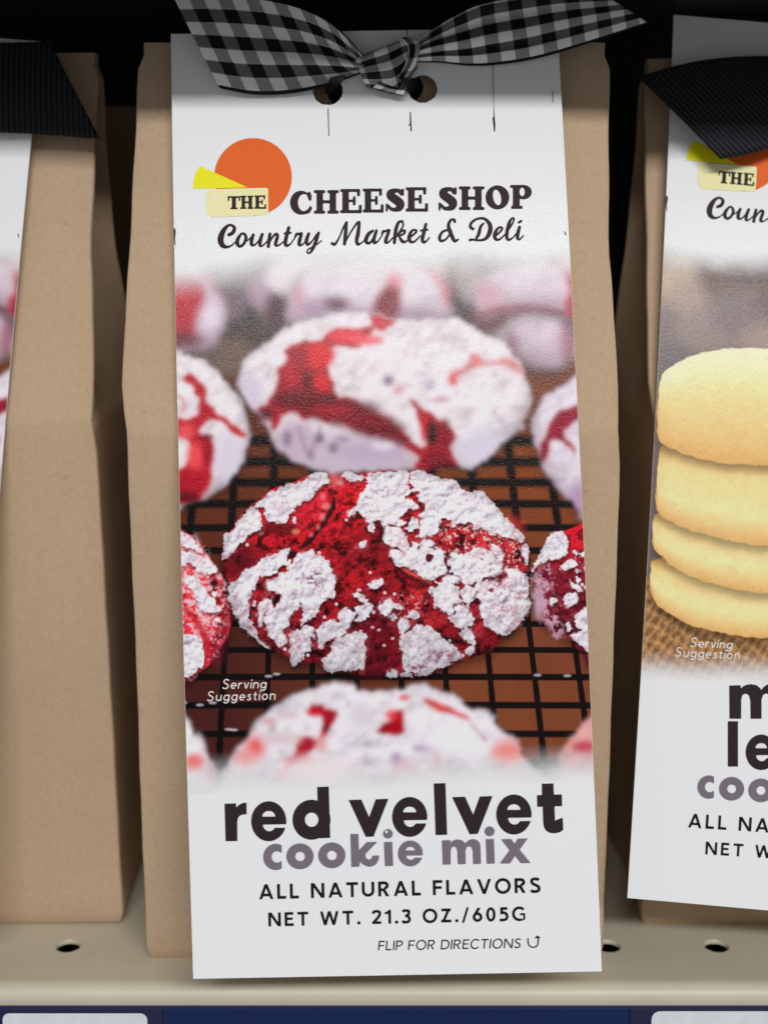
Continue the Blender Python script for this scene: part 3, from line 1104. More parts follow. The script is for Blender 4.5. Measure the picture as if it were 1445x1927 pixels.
        for p in parts:
            if p[0] == 'p':
                m = P.mask(p[1], p[3] if len(p) > 3 else 2.0, 12)
                fringe = np.clip(gblur(m, 4) * 1.4, 0, 1)
                P.put(fringe, (226, 160, 166), .55)
                dough = lin(p[2]) * np.clip(.55 + .45 * relief(vnoise(h, w, 16, 44, 3), 7) + .5 * (lump - .5), .3, 1.5)[..., None]
                P.put(m, np.clip(dough * .8, 0, 1))
            elif p[0] == 'b':
                P.blob(*p[1:6], p[6] if len(p) > 6 else 7)
            else:
                P.line(p[1], p[2], p[3], 3, p[4] if len(p) > 4 else 1)
        lay, om = gblur(P.img * 1.0, sigma), gblur(om, sigma)
        shadow = gblur(np.roll(om, 9, 0), sigma * 2 + 4)
        keep = keep * (1 - 0.55 * shadow[..., None])
        P.img = keep * (1 - om[..., None]) + lay * om[..., None]

    WS, LV = (219, 212, 217), (188, 172, 190)
    # far row: three cookies, far out of focus
    cookie_soft([(300, 512), (345, 508), (385, 520), (412, 548), (430, 590), (418, 630), (385, 655), (300, 660)], (206, 190, 202), [
        ('p', [(300, 515), (350, 515), (380, 535), (384, 566), (370, 600), (368, 626), (340, 650), (300, 655)], (196, 52, 72)), ('b', 350, 640, 36, 14, (110, 60, 70), 12), ('b', 396, 596, 18, 22, (214, 204, 216), 10)], 7.5)
    cookie_soft([(540, 606), (543, 560), (560, 522), (600, 500), (660, 490), (730, 486), (790, 492), (826, 512), (846, 550), (842, 604), (700, 614)], (208, 198, 206), [
        ('p', [(700, 612), (704, 572), (716, 545), (738, 520), (752, 548), (750, 590), (742, 612)], (140, 18, 46)), ('b', 742, 524, 12, 18, (214, 96, 112), 9), ('b', 630, 572, 28, 14, (104, 50, 74), 10), ('b', 590, 582, 26, 20, (168, 142, 164), 12), ('b', 560, 560, 12, 34, (190, 150, 166), 10),
        ('l', [(786, 498), (814, 514), (834, 542), (842, 576)], 10, (206, 92, 108), .9), ('b', 670, 592, 30, 12, (176, 154, 172), 10), ('b', 785, 590, 40, 10, (160, 138, 158), 9)], 6.5)
    cookie_soft([(895, 598), (892, 556), (915, 520), (960, 500), (1020, 492), (1075, 498), (1120, 512), (1120, 606), (1060, 592), (985, 584), (930, 592)], (206, 192, 202), [
        ('p', [(1062, 500), (1085, 515), (1120, 520), (1120, 610), (1072, 600), (1060, 575), (1070, 540)], (186, 46, 72)), ('b', 920, 556, 18, 30, (196, 156, 168), 12), ('l', [(895, 596), (950, 580), (1010, 580), (1064, 592)], 13, (134, 50, 74), .9)], 6.5)
    cookie_soft([(948, 655), (955, 618), (985, 598), (1030, 596), (1064, 612), (1076, 645), (1062, 690), (1000, 690)], (200, 184, 196), [('b', 1066, 640, 12, 40, (168, 110, 128), 10), ('b', 960, 650, 14, 24, (150, 110, 122), 10)], 7)

    # middle row, behind: left, right and centre cookies
    cookie_soft([(318, 652), (331, 655), (345, 662), (370, 672), (395, 686), (415, 705), (432, 728), (452, 750), (462, 775), (470, 805), (470, 822), (466, 840), (458, 865), (450, 885), (430, 905), (408, 925), (390, 938), (360, 945), (318, 942)], WS, [
        ('b', 430, 860, 26, 50, (206, 200, 214), 20),
        ('p', [(340, 714), (358, 700), (372, 712), (388, 732), (385, 750), (400, 765), (405, 778), (425, 785), (445, 800), (463, 815), (462, 823), (440, 812), (420, 796), (400, 791), (385, 798), (376, 808), (380, 815), (397, 825), (402, 840), (400, 870), (398, 895), (385, 922), (372, 946), (325, 946), (325, 890), (345, 878), (357, 862), (360, 845), (358, 832), (345, 822), (330, 815), (332, 786), (350, 788), (368, 783), (378, 770), (375, 750), (366, 735), (355, 722)], (203, 44, 60)),
        ('b', 350, 812, 14, 14, (222, 88, 92), 9), ('b', 366, 860, 14, 26, (226, 84, 88), 10), ('b', 360, 910, 30, 26, (172, 28, 48), 14), ('b', 392, 850, 9, 26, (150, 22, 42), 8), ('b', 388, 822, 14, 6, (130, 16, 40), 5), ('b', 380, 765, 8, 16, (178, 26, 48), 6),
        ('l', [(333, 744), (344, 752), (346, 768), (338, 778)], 6, (206, 140, 140)), ('b', 345, 935, 30, 12, (110, 20, 36), 8)], 3.2)
    cookie_soft([(1110, 692), (1085, 700), (1062, 715), (1040, 730), (1020, 748), (1008, 768), (1000, 790), (1000, 815), (1008, 835), (1014, 860), (1018, 875), (1030, 895), (1045, 915), (1060, 935), (1075, 945), (1110, 965)], (214, 206, 216), [
        ('p', [(1105, 750), (1087, 760), (1065, 768), (1045, 778), (1034, 795), (1028, 815), (1020, 835), (1012, 855), (1018, 868), (1032, 850), (1038, 830), (1050, 828), (1062, 836), (1075, 850), (1082, 853), (1080, 843), (1068, 832), (1060, 815), (1070, 800), (1087, 790), (1105, 782)], (158, 38, 62)),
        ('b', 1088, 935, 20, 26, (180, 150, 180), 12), ('b', 1005, 800, 8, 30, (190, 176, 190), 8)], 3.6)
    cookie_soft([(447, 700), (455, 680), (475, 662), (495, 645), (515, 635), (545, 610), (590, 597), (640, 590), (690, 585), (715, 592), (730, 600), (760, 600), (800, 598), (860, 598), (890, 612), (910, 628), (945, 645), (965, 665), (985, 700), (1000, 745), (995, 780), (975, 810), (950, 830), (920, 855), (890, 880), (870, 880), (845, 878), (790, 885), (745, 888), (700, 887), (660, 888), (620, 890), (590, 880), (560, 870), (540, 855), (520, 840), (505, 815), (490, 790), (475, 770), (455, 745), (445, 720)], WS, [
        ('b', 640, 860, 130, 40, (192, 176, 192), 26), ('b', 560, 830, 36, 40, (190, 172, 188), 14), ('b', 470, 740, 22, 36, (202, 192, 206), 14), ('b', 910, 850, 50, 40, (204, 198, 212), 20), 
        ('p', [(477, 771), (498, 762), (513, 743), (519, 722), (525, 695), (540, 678), (534, 660), (555, 649), (579, 642), (600, 641), (617, 624), (648, 618), (675, 620), (706, 613), (700, 626), (679, 643), (673, 653), (648, 653), (623, 653), (617, 668), (615, 685), (621, 703), (629, 720), (627, 732), (638, 745), (654, 745), (679, 759), (706, 776), (726, 789), (747, 806), (757, 812), (771, 829), (790, 842), (802, 832), (787, 796), (782, 775), (770, 748), (786, 763), (800, 774), (817, 782), (835, 798), (852, 809), (854, 823), (848, 840), (850, 860), (858, 875), (852, 884), (823, 886), (802, 895), (778, 884), (786, 862), (771, 850), (741, 838), (716, 820), (695, 819), (658, 800), (631, 791), (616, 796), (595, 785), (583, 784), (566, 790), (556, 777), (543, 776), (529, 788), (519, 806), (508, 806), (504, 786), (491, 778)], (178, 32, 48)),
        ('p', [(692, 586), (712, 592), (730, 600), (745, 604), (733, 613), (718, 622), (702, 614), (699, 600)], (214, 58, 70)),
        ('b', 650, 632, 34, 12, (222, 62, 76), 8), ('b', 600, 668, 30, 24, (206, 34, 52), 10), ('b', 605, 720, 14, 16, (206, 36, 52), 7), ('b', 545, 705, 14, 22, (176, 34, 52), 9), ('b', 578, 716, 9, 18, (104, 20, 32), 7), ('b', 618, 750, 13, 8, (62, 24, 34), 6),
        ('b', 560, 752, 50, 18, (108, 20, 34), 14), ('b', 640, 772, 70, 20, (106, 18, 32), 16), ('b', 712, 806, 50, 16, (104, 18, 32), 14), ('b', 690, 640, 30, 9, (226, 96, 104), 9), ('b', 565, 668, 16, 12, (156, 26, 42), 9), ('b', 680, 790, 60, 16, (128, 22, 38), 14), ('b', 740, 828, 30, 12, (120, 20, 36), 9), ('b', 625, 772, 40, 9, (160, 28, 44), 8), ('b', 812, 815, 10, 22, (52, 22, 32), 6, ), ('b', 835, 812, 12, 24, (134, 28, 40), 8), ('b', 820, 866, 26, 20, (134, 26, 44), 10), ('b', 840, 880, 22, 10, (98, 22, 38), 8), ('b', 795, 800, 5, 30, (196, 32, 54), 5), ('b', 500, 778, 14, 12, (100, 30, 46), 8),
        ('p', [(888, 664), (903, 672), (912, 681), (938, 676), (960, 676), (978, 697), (984, 712), (964, 694), (944, 686), (907, 688), (884, 698), (862, 709), (855, 726), (844, 715), (847, 702), (865, 694), (882, 684)], (222, 150, 150), 5),
        ('b', 851, 716, 7, 9, (214, 92, 98), 6), ('b', 895, 677, 8, 9, (218, 128, 130), 6), ('b', 730, 716, 10, 9, (142, 116, 142), 7), ('b', 808, 724, 10, 8, (188, 174, 196), 7), ('b', 830, 751, 14, 4, (190, 130, 140), 6), ('b', 750, 733, 10, 8, (206, 160, 170), 8), 
        ('l', [(560, 800), (568, 825), (576, 850), (588, 866)], 7, (160, 138, 158), .8), ('l', [(603, 800), (598, 822), (588, 842), (585, 866)], 7, (160, 138, 158), .8), ('b', 540, 825, 8, 14, (140, 118, 140), 8), ('b', 601, 824, 9, 10, (130, 110, 134), 7), ('b', 627, 842, 9, 10, (142, 116, 138), 8), ('b', 645, 826, 12, 7, (164, 144, 166), 7), ('b', 584, 854, 5, 8, (150, 130, 150), 6), ('b', 700, 850, 60, 18, (184, 166, 186), 16), ('b', 720, 838, 20, 8, (214, 204, 214), 8), ('b', 490, 800, 8, 20, (140, 96, 118), 8),
        ('l', [(925, 770), (940, 790), (952, 812)], 5, (184, 168, 182), .8), ], 3.6)

    # front row of sharp cookies: crumb and sugar
    wd1, wd2, wv = worley(h, w, 15, 21)
    we1, we2, wv2 = worley(h, w, 6.5, 22)
    wc1, wc2, _ = worley(h, w, 26, 23)
    wd1b, _, _ = worley(h, w, 23, 24)
    jit = vnoise(h, w, 7, 25, 3, .6)
    hb = (1 - np.clip(wd1, 0, 1.2)) * 1.5 * jit * 2 + (1 - np.clip(wd1b, 0, 1.2)) * 4.5 * vnoise(h, w, 50, 27, 2) + vnoise(h, w, 10, 26, 4, .62) * 6.5 + vnoise(h, w, 34, 46, 2) * 5
    hb = gblur(hb, .6)
    crumb_lit = relief(hb, .62)
    cav = vnoise(h, w, 13, 28, 3, .6)
    crumb_ao = np.clip(1.15 - 2.6 * np.clip(.50 - cav, 0, 1) * 1.6 - .35 * np.clip(wd1 - .55, 0, 1), .18, 1.12)
    crumb = crumb_lit * crumb_ao
    ridge = np.abs(vnoise(h, w, 9, 31, 3, 0.6) - 0.5) * 2
    ridge2 = np.abs(vnoise(h, w, 16, 32, 3, 0.6) - 0.5) * 2
    ws1, ws2, _ = worley(h, w, 9, 47)
    hs = np.abs(vnoise(h, w, 26, 48, 3, .6) - .5) * 17 + vnoise(h, w, 13, 34, 3, .6) * 6 + (1 - np.clip(ws1, 0, 1.2)) * 1.2 * vnoise(h, w, 20, 33, 2) * 2 + vnoise(h, w, 6, 49, 3) * 2.4
    sugar_lit = relief(gblur(hs, 1.7), .80)
    thin = np.clip((vnoise(h, w, 22, 50, 3, .6) - .60) * 5, 0, 1) * np.clip((vnoise(h, w, 4, 58, 2) - .38) * 4, 0, 1)
    edge_n = (vnoise(h, w, 5, 59, 2, .6) - .5) * 7
    warp_c = np.clip((wc2 - wc1) * 6, 0, 1)

    wsp1, _, wspv = worley(h, w, 9, 61)

    def sugar(polys, inside, soft=1.0, rough=9.0, tone=None, dust=0.0, drop=0.55, crack=1.0):
        nonlocal P
        M = np.zeros((h, w))
        D = np.full((h, w), 99.0)
        for q in polys:
            sl, d = P.sdf(q, 40, rough, True)
            if sl is None:
                continue
            D[sl] = np.minimum(D[sl], d)
        D = D + edge_n * (rough > 5)
        M = np.clip(0.5 - D / (2 * soft), 0, 1)
        # thickness shadow under the crust
        sh = gblur(np.roll(np.roll(M, 5, 0), 2, 1), 2.4)
        P.img *= (1 - np.clip(1.35 * drop * np.clip(sh - M, 0, 1), 0, .85))[..., None]
        # pink bloom of sugar dust beside the crust, and loose crumbs
        bloom = np.clip(1 - (D - 1) / 9, 0, 1) * (D > 0) * np.clip((vnoise(h, w, 12, 57, 2) - .5) * 5, 0, 1)
        P.put(bloom * inside, (206, 96, 106), .34)
        speck = (D > 1) & (D < 16)
        P.put(speck * inside * np.clip((.42 * (wspv - .55) * 2.2 - wsp1 + edge_n * .02) * 8, 0, 1) * (wspv > .965), (222, 200, 206), .85)
        t = tone if tone is not None else np.ones((h, w))
        hi, lo = lin((233, 228, 234)), lin((132, 108, 132))
        f = np.clip(.90 * sugar_lit - 0.20 * (1 - ridge) ** 12 * crack - 0.30 * (1 - ridge2) ** 14 * crack + .02, 0, 1.08)
        f = f * np.clip(0.88 + 0.02 * np.clip(-D, 0, 6), 0, 1)
        c = (lo * (1 - f[..., None]) + hi * f[..., None]) * t[..., None]
        c = c * (1 - .55 * thin[..., None]) + lin((196, 120, 132)) * .55 * thin[..., None] * t[..., None]
        pits = np.clip((0.30 - ws1) * 5, 0, 1) * np.clip((vnoise(h, w, 26, 35, 2) - 0.5) * 6, 0, 1)
        c = c * (1 - 0.3 * pits[..., None]) + lin((110, 66, 88)) * 0.3 * pits[..., None]
        P.put(M, np.clip(c, 0, 1))
        rim = np.clip(1 - np.abs(D + 1.4) / 1.4, 0, 1) * M
        P.put(rim, (236, 232, 234), 0.25)

    def dusting(poly, amt, col=(228, 206, 212), seed=51, cell=4.0):
        m = P.mask(poly, 9, 20)
        nn = vnoise(h, w, cell, seed, 2, 0.6)
        nn = .5 * nn + .3 * vnoise(h, w, cell * 1.7, seed + 100, 2, .6) + .2 * vnoise(h, w, 9, seed + 200, 2)
        P.put(np.clip((nn - (1 - amt) * .94) * 7, 0, 1) * m, col, 0.85)

    def body(outline, bright, mid, dark, y0, y1, rough=5.0):
        m = P.mask(outline, 1.2, rough)
        sh = gblur(np.roll(m, 12, 0), 7)
        P.img *= (1 - 0.55 * np.clip(sh - m, 0, 1))[..., None]
        v = np.clip((YP - y0) / (y1 - y0), 0, 1)[..., None]
        c = np.where(v < .45, lin(bright) * (1 - v / .45) + lin(mid) * (v / .45), lin(mid) * (1 - (v - .45) / .55) + lin(dark) * ((v - .45) / .55))
        c = c * (0.22 + 1.08 * crumb + 0.30 * (n_fine - .5) + 0.45 * (n_med - .5))[..., None]
        P.put(m, np.clip(c, 0, 1))
        return m

    # left and right neighbours
    bm_l = body([(325, 996), (342, 1000), (355, 1005), (372, 1018), (387, 1038), (400, 1055), (415, 1080), (422, 1100), (428, 1120), (433, 1150), (432, 1190), (425, 1205), (418, 1215), (405, 1235), (390, 1255), (375, 1265), (352, 1280), (325, 1290)], (226, 96, 104), (206, 52, 62), (150, 40, 58), 1000, 1280)
    P.blob(424, 1150, 9, 60, (72, 18, 34), 9, .75)
    P.blob(405, 1215, 16, 36, (120, 34, 54), 12, .6)
    dusting([(335, 1000), (372, 1018), (400, 1055), (420, 1100), (425, 1150), (410, 1180), (340, 1200)], .52, (232, 190, 196), 52, 5)
    dusting([(340, 1150), (405, 1160), (425, 1200), (390, 1250), (345, 1270)], .44, (232, 170, 178), 53, 4)
    P.line([(345, 1045), (372, 1055), (395, 1075), (410, 1100)], 9, (170, 22, 40), 4, .9)
    P.line([(345, 1140), (370, 1170), (388, 1205), (390, 1240)], 14, (186, 26, 44), 6, .85)
    P.blob(402, 1097, 8, 7, (70, 12, 24), 4)
    sugar([[(336, 1034), (355, 1042), (375, 1047), (390, 1045), (400, 1060), (410, 1075), (400, 1080), (380, 1076), (366, 1066), (355, 1060), (336, 1063)],
           [(345, 1080), (365, 1085), (380, 1100), (392, 1117), (405, 1133), (416, 1147), (400, 1150), (380, 1148), (371, 1140), (366, 1120), (358, 1105), (346, 1092)],
           [(342, 1190), (365, 1195), (376, 1202), (382, 1225), (383, 1248), (370, 1262), (352, 1274), (342, 1276)], [(402, 1165), (412, 1163), (413, 1169), (406, 1170)], [(400, 1110), (408, 1116), (406, 1122), (399, 1118)], [(340, 1003), (362, 1014), (382, 1036), (376, 1040), (354, 1030), (340, 1024)]], bm_l, 1.3, 10, np.clip(1.04 - (YP - 1050) / 1800, .8, 1.05), 0.2, .5)

    bm_r = body([(1115, 976), (1098, 982), (1080, 990), (1060, 998), (1045, 1000), (1028, 1015), (1015, 1040), (1003, 1070), (1000, 1090), (1002, 1125), (1008, 1145), (1018, 1165), (1030, 1180), (1045, 1190), (1065, 1200), (1075, 1212), (1090, 1225), (1115, 1248)], (206, 30, 48), (116, 24, 42), (88, 22, 38), 985, 1210)
    dusting([(1001, 1085), (1030, 1062), (1040, 1090), (1040, 1130), (1052, 1170), (1060, 1196), (1040, 1190), (1018, 1165), (1004, 1130)], .58, (204, 160, 178), 54, 5)
    P.blob(1012, 1130, 9, 34, (190, 160, 178), 8, .8)
    dusting([(1030, 1060), (1100, 1040), (1105, 1140), (1050, 1150)], .30, (232, 214, 218), 55, 7)
    sugar([[(1044, 999), (1058, 1001), (1068, 1020), (1066, 1034), (1060, 1046), (1040, 1053), (1030, 1050), (1015, 1062), (1001, 1074), (1009, 1052), (1021, 1027), (1030, 1010)],
           [(1053, 1062), (1070, 1052), (1080, 1056), (1087, 1066), (1075, 1070), (1057, 1071)], [(1059, 1126), (1068, 1116), (1084, 1118), (1088, 1130), (1073, 1142), (1063, 1137)],
           [(1078, 1157), (1098, 1146), (1110, 1146), (1110, 1180), (1090, 1184), (1080, 1168)], [(1075, 1195), (1090, 1185), (1110, 1182), (1110, 1226), (1090, 1212)], [(1063, 1170), (1070, 1174), (1075, 1182), (1066, 1188)],
           [(1070, 1092), (1082, 1098), (1095, 1110), (1090, 1116), (1074, 1104)], [(1083, 1085), (1092, 1086), (1088, 1094)], [(1078, 1038), (1086, 1038), (1083, 1046)], [(1090, 1038), (1104, 1028), (1104, 1044), (1092, 1046)], [(1095, 1066), (1104, 1064), (1104, 1074)], [(1036, 1126), (1047, 1124), (1046, 1132), (1036, 1136)], [(1086, 1058), (1093, 1057), (1091, 1062)], [(1082, 1072), (1092, 1074), (1084, 1080)]], bm_r, 1.2, 8, np.clip(1.0 - (YP - 1050) / 1500, .78, 1.0), 0.2, .5)

    # the sharp cookie in the middle
    OUT = [(418, 1055), (420, 1025), (424, 1003), (436, 997), (455, 965), (472, 950), (500, 927), (520, 915), (545, 910), (570, 899), (600, 891), (612, 892), (618, 899), (640, 897), (650, 888), (672, 892), (690, 889), (720, 886), (750, 886), (766, 893), (780, 886), (800, 888), (815, 896), (828, 901), (840, 899), (860, 907), (866, 920), (884, 925), (906, 924), (925, 945), (945, 965), (965, 992), (980, 1010), (990, 1025), (997, 1040), (996, 1060), (991, 1076), (995, 1110), (993, 1140), (985, 1165), (970, 1185), (950, 1197), (935, 1212), (918, 1228), (880, 1238), (850, 1250), (820, 1262), (780, 1270), (760, 1274), (735, 1271), (700, 1270), (670, 1268), (640, 1266), (615, 1264), (605, 1250), (575, 1247), (555, 1252), (545, 1240), (520, 1225), (500, 1215), (480, 1200), (462, 1180), (448, 1158), (436, 1130), (430, 1098), (424, 1080)]
    bm_m = body(OUT, (186, 26, 42), (138, 24, 34), (104, 19, 32), 885, 1255)
    P.blob(455, 1055, 34, 30, (84, 16, 30), 22, .8)
    P.blob(700, 1195, 46, 80, (92, 16, 32), 24, .6)
    P.blob(650, 925, 34, 30, (206, 30, 46), 16, .5)
    P.blob(585, 955, 28, 40, (216, 48, 66), 14, .6, 30)
    P.blob(625, 905, 22, 12, (226, 112, 118), 8, .75)
    P.blob(706, 1030, 60, 40, (120, 28, 34), 22, .5)
    P.blob(930, 1020, 60, 30, (220, 70, 76), 16, .6, -40)
    P.blob(655, 1095, 26, 30, (186, 34, 42), 12, .5)
    P.blob(785, 1120, 26, 12, (216, 60, 64), 9, .55)
    P.blob(815, 1170, 24, 14, (206, 60, 70), 9, .5, -35)
    P.blob(898, 1180, 10, 26, (196, 60, 72), 7, .5)
    om_main = P.mask(OUT, 1.2, 5.0)
    P.img *= (1 - om_main[..., None]) + om_main[..., None] * np.clip(.35 + .7 * gblur(om_main, 16), .3, 1.0)[..., None] * np.clip(.27 + .68 * crumb, .16, 1.2)[..., None]
    P.poly([(500, 975), (520, 982), (548, 985), (556, 1000), (540, 1008), (510, 1004), (492, 998)], (92, 16, 28), 5, 8, .75)
    P.poly([(624, 933), (630, 937), (631, 953), (621, 976), (604, 996), (588, 1018), (571, 1031), (561, 1031), (578, 1014), (597, 992), (613, 969), (621, 949)], (42, 14, 22), 2.2, 6, .92)
    P.line([(690, 965), (714, 985), (730, 1000)], 10, (60, 16, 26), 4, .7)
    P.line([(735, 1052), (762, 1082), (800, 1098), (816, 1102)], 8, (56, 14, 24), 3, .7)
    P.line([(745, 1085), (768, 1100), (790, 1105)], 7, (48, 14, 22), 3, .6)
    P.line([(742, 1050), (760, 1070), (790, 1086), (812, 1096)], 6, (222, 104, 96), 2.5, .8)
    for x, y, rx, ry in ((607, 934, 4, 6), (613, 952, 8, 6), (606, 972, 5, 7), (598, 992, 3, 4), (640, 908, 6, 5), (585, 1006, 3, 3), (490, 1003, 5, 3), (556, 1000, 7, 5)):
        P.blob(x, y, rx, ry, (236, 160, 160) if x != 556 else (240, 170, 120), 4, .5)
    dusting([(820, 985), (900, 985), (960, 1010), (985, 1050), (960, 1075), (880, 1040), (830, 1040)], .46, (238, 190, 188), 61, 4)
    dusting([(940, 1090), (990, 1075), (990, 1150), (945, 1190), (915, 1120)], .48, (226, 200, 208), 62, 3.5)
    dusting([(500, 1098), (530, 1090), (530, 1120), (512, 1124)], .5, (226, 150, 156), 63, 4)
    dusting([(715, 1128), (790, 1120), (800, 1160), (740, 1165)], .42, (232, 150, 152), 64, 4)
    PATCH = [
        [(616, 905), (612, 891), (604, 889), (591, 892), (572, 904), (549, 911), (525, 915), (516, 922), (502, 925), (491, 937), (481, 953), (498, 955), (497, 972), (504, 979), (516, 979), (529, 982), (537, 982), (545, 976), (547, 964), (562, 951), (572, 941), (587, 931), (599, 916), (614, 910)],
        [(481, 958), (473, 953), (462, 966), (448, 982), (435, 999), (423, 1001), (421, 1018), (419, 1036), (416, 1051), (427, 1047), (441, 1034), (454, 1022), (464, 1012), (475, 1003), (489, 995), (490, 982), (487, 966)],
        [(642, 897), (649, 888), (668, 891), (680, 895), (686, 901), (676, 906), (657, 905)],
        [(688, 893), (700, 889), (721, 889), (741, 887), (760, 886), (766, 893), (765, 908), (771, 918), (783, 922), (764, 933), (766, 939), (777, 941), (786, 951), (783, 958), (768, 958), (762, 964), (750, 972), (752, 978), (762, 985), (756, 989), (737, 985), (723, 987), (712, 978), (704, 980), (691, 983), (684, 976), (678, 968), (668, 966), (653, 970), (657, 962), (670, 951), (672, 939), (684, 924), (690, 908)],
        [(769, 897), (773, 890), (791, 887), (804, 892), (825, 898), (831, 902), (843, 900), (858, 907), (865, 916), (872, 922), (883, 926), (906, 923), (918, 935), (933, 951), (949, 970), (966, 989), (978, 1003), (985, 1009), (980, 1020), (962, 1012), (941, 1007), (920, 1003), (908, 995), (891, 993), (881, 982), (860, 985), (849, 989), (845, 978), (831, 976), (825, 989), (820, 1005), (804, 1009), (789, 1012), (786, 1001), (789, 987), (791, 974), (798, 976), (787, 968), (795, 964), (798, 949), (785, 937), (787, 928), (773, 910)],
        [(762, 995), (777, 978), (787, 975), (785, 989), (771, 998)],
        [(720, 1003), (725, 993), (737, 990), (750, 993), (760, 1005), (766, 1020), (769, 1030), (758, 1034), (746, 1032), (729, 1026), (722, 1016)],
        [(731, 1034), (744, 1034), (758, 1036), (771, 1026), (775, 1018), (785, 1020), (787, 1032), (793, 1020), (810, 1016), (816, 1026), (808, 1032), (833, 1034), (833, 1051), (841, 1070), (838, 1080), (820, 1085), (816, 1093), (800, 1089), (783, 1079), (769, 1068), (754, 1066), (743, 1059), (735, 1045)],
        [(841, 1053), (849, 1043), (864, 1041), (879, 1039), (897, 1030), (908, 1030), (920, 1034), (926, 1024), (935, 1024), (943, 1039), (945, 1051), (939, 1061), (942, 1074), (928, 1082), (912, 1089), (899, 1097), (881, 1099), (866, 1097), (866, 1089), (854, 1081), (843, 1077), (845, 1070), (843, 1063)],
        [(980, 1024), (989, 1024), (996, 1039), (993, 1061), (986, 1059), (980, 1043)],
        [(949, 1067), (968, 1069), (980, 1075), (984, 1080), (991, 1097), (995, 1114), (993, 1133), (991, 1153), (978, 1168), (966, 1182), (949, 1197), (939, 1193), (924, 1185), (912, 1178), (908, 1166), (901, 1151), (899, 1139), (908, 1135), (899, 1128), (893, 1114), (895, 1101), (912, 1093), (926, 1089), (935, 1099), (945, 1097), (953, 1083), (947, 1068)],
        [(816, 1093), (825, 1095), (833, 1085), (854, 1083), (866, 1089), (864, 1097), (849, 1099), (862, 1108), (860, 1118), (866, 1133), (854, 1137), (854, 1149), (845, 1157), (833, 1149), (820, 1143), (816, 1131), (814, 1120), (806, 1109), (816, 1104), (822, 1100)],
        [(866, 1110), (876, 1100), (889, 1104), (893, 1112), (889, 1126), (883, 1129), (883, 1140), (874, 1135), (864, 1120)],
        [(856, 1139), (868, 1137), (879, 1143), (885, 1155), (888, 1174), (881, 1178), (870, 1182), (864, 1185), (854, 1172), (842, 1162), (854, 1158)],
        [(863, 1190), (874, 1181), (887, 1182), (893, 1203), (893, 1213), (881, 1212), (870, 1203)],
        [(873, 1222), (887, 1216), (892, 1220), (885, 1232), (874, 1228)],
        [(749, 1205), (754, 1193), (766, 1189), (781, 1182), (789, 1176), (808, 1180), (822, 1193), (837, 1203), (854, 1220), (864, 1232), (862, 1243), (843, 1251), (816, 1261), (808, 1268), (789, 1269), (771, 1261), (760, 1263), (755, 1251), (756, 1239), (759, 1226), (750, 1218)],
        [(745, 1185), (748, 1164), (756, 1158), (766, 1168), (768, 1182), (754, 1191)],
        [(712, 1143), (719, 1135), (731, 1126), (744, 1132), (756, 1143), (742, 1142), (733, 1151), (725, 1160), (719, 1155)],
        [(731, 1162), (739, 1155), (748, 1160), (737, 1169)], [(764, 1149), (783, 1148), (788, 1160), (779, 1166), (768, 1160)],
        [(693, 1097), (714, 1089), (721, 1095), (712, 1101), (697, 1106)], [(670, 1030), (680, 1017), (688, 1026), (680, 1033)], [(689, 991), (697, 984), (704, 986), (705, 995), (700, 1002), (692, 997)], [(547, 976), (553, 970), (558, 976), (553, 982)],
        [(456, 1078), (464, 1070), (481, 1066), (487, 1057), (504, 1047), (520, 1043), (533, 1033), (542, 1034), (543, 1041), (537, 1049), (537, 1055), (545, 1053), (545, 1059), (533, 1066), (522, 1072), (518, 1080), (500, 1084), (491, 1083), (489, 1089), (481, 1097), (479, 1112), (473, 1126), (466, 1139), (469, 1160), (477, 1178), (485, 1195), (491, 1207), (512, 1222), (495, 1216), (481, 1203), (462, 1187), (446, 1164), (437, 1143), (431, 1122), (429, 1099), (441, 1095), (450, 1087)],
        [(518, 1083), (535, 1078), (545, 1068), (552, 1053), (564, 1041), (581, 1034), (591, 1036), (593, 1045), (606, 1045), (608, 1051), (618, 1053), (620, 1068), (627, 1080), (630, 1083), (631, 1095), (628, 1122), (616, 1124), (603, 1139), (599, 1149), (593, 1160), (583, 1164), (572, 1168), (564, 1178), (564, 1164), (568, 1158), (568, 1143), (566, 1131), (562, 1143), (552, 1151), (545, 1162), (543, 1178), (535, 1185), (533, 1195), (541, 1201), (533, 1214), (522, 1214), (510, 1201), (504, 1195), (500, 1182), (495, 1162), (504, 1149), (516, 1141), (525, 1133), (529, 1120), (520, 1114), (506, 1110), (503, 1097), (514, 1089), (525, 1083)],
        [(485, 1143), (489, 1135), (500, 1126), (512, 1131), (514, 1139), (504, 1147), (495, 1153), (495, 1170), (489, 1182), (485, 1170), (484, 1158)],
        [(543, 1199), (554, 1187), (564, 1182), (572, 1178), (591, 1180), (589, 1193), (585, 1203), (587, 1216), (583, 1224), (572, 1230), (566, 1247), (556, 1253), (547, 1249), (545, 1236), (543, 1226), (549, 1214)],
        [(595, 1193), (599, 1180), (612, 1172), (624, 1166), (635, 1172), (637, 1160), (641, 1147), (651, 1145), (666, 1155), (666, 1162), (660, 1172), (655, 1180), (647, 1180), (651, 1191), (645, 1199), (633, 1201), (616, 1209), (603, 1220), (596, 1209)],
        [(628, 1203), (645, 1201), (662, 1193), (678, 1189), (689, 1195), (686, 1209), (686, 1232), (686, 1257), (672, 1259), (660, 1261), (639, 1263), (624, 1266), (612, 1261), (606, 1245), (620, 1230), (624, 1220)],
        [(666, 1116), (676, 1118), (690, 1126), (688, 1135), (678, 1133), (670, 1124)], [(670, 1147), (682, 1137), (700, 1137), (699, 1151), (682, 1168), (664, 1170), (672, 1155)],
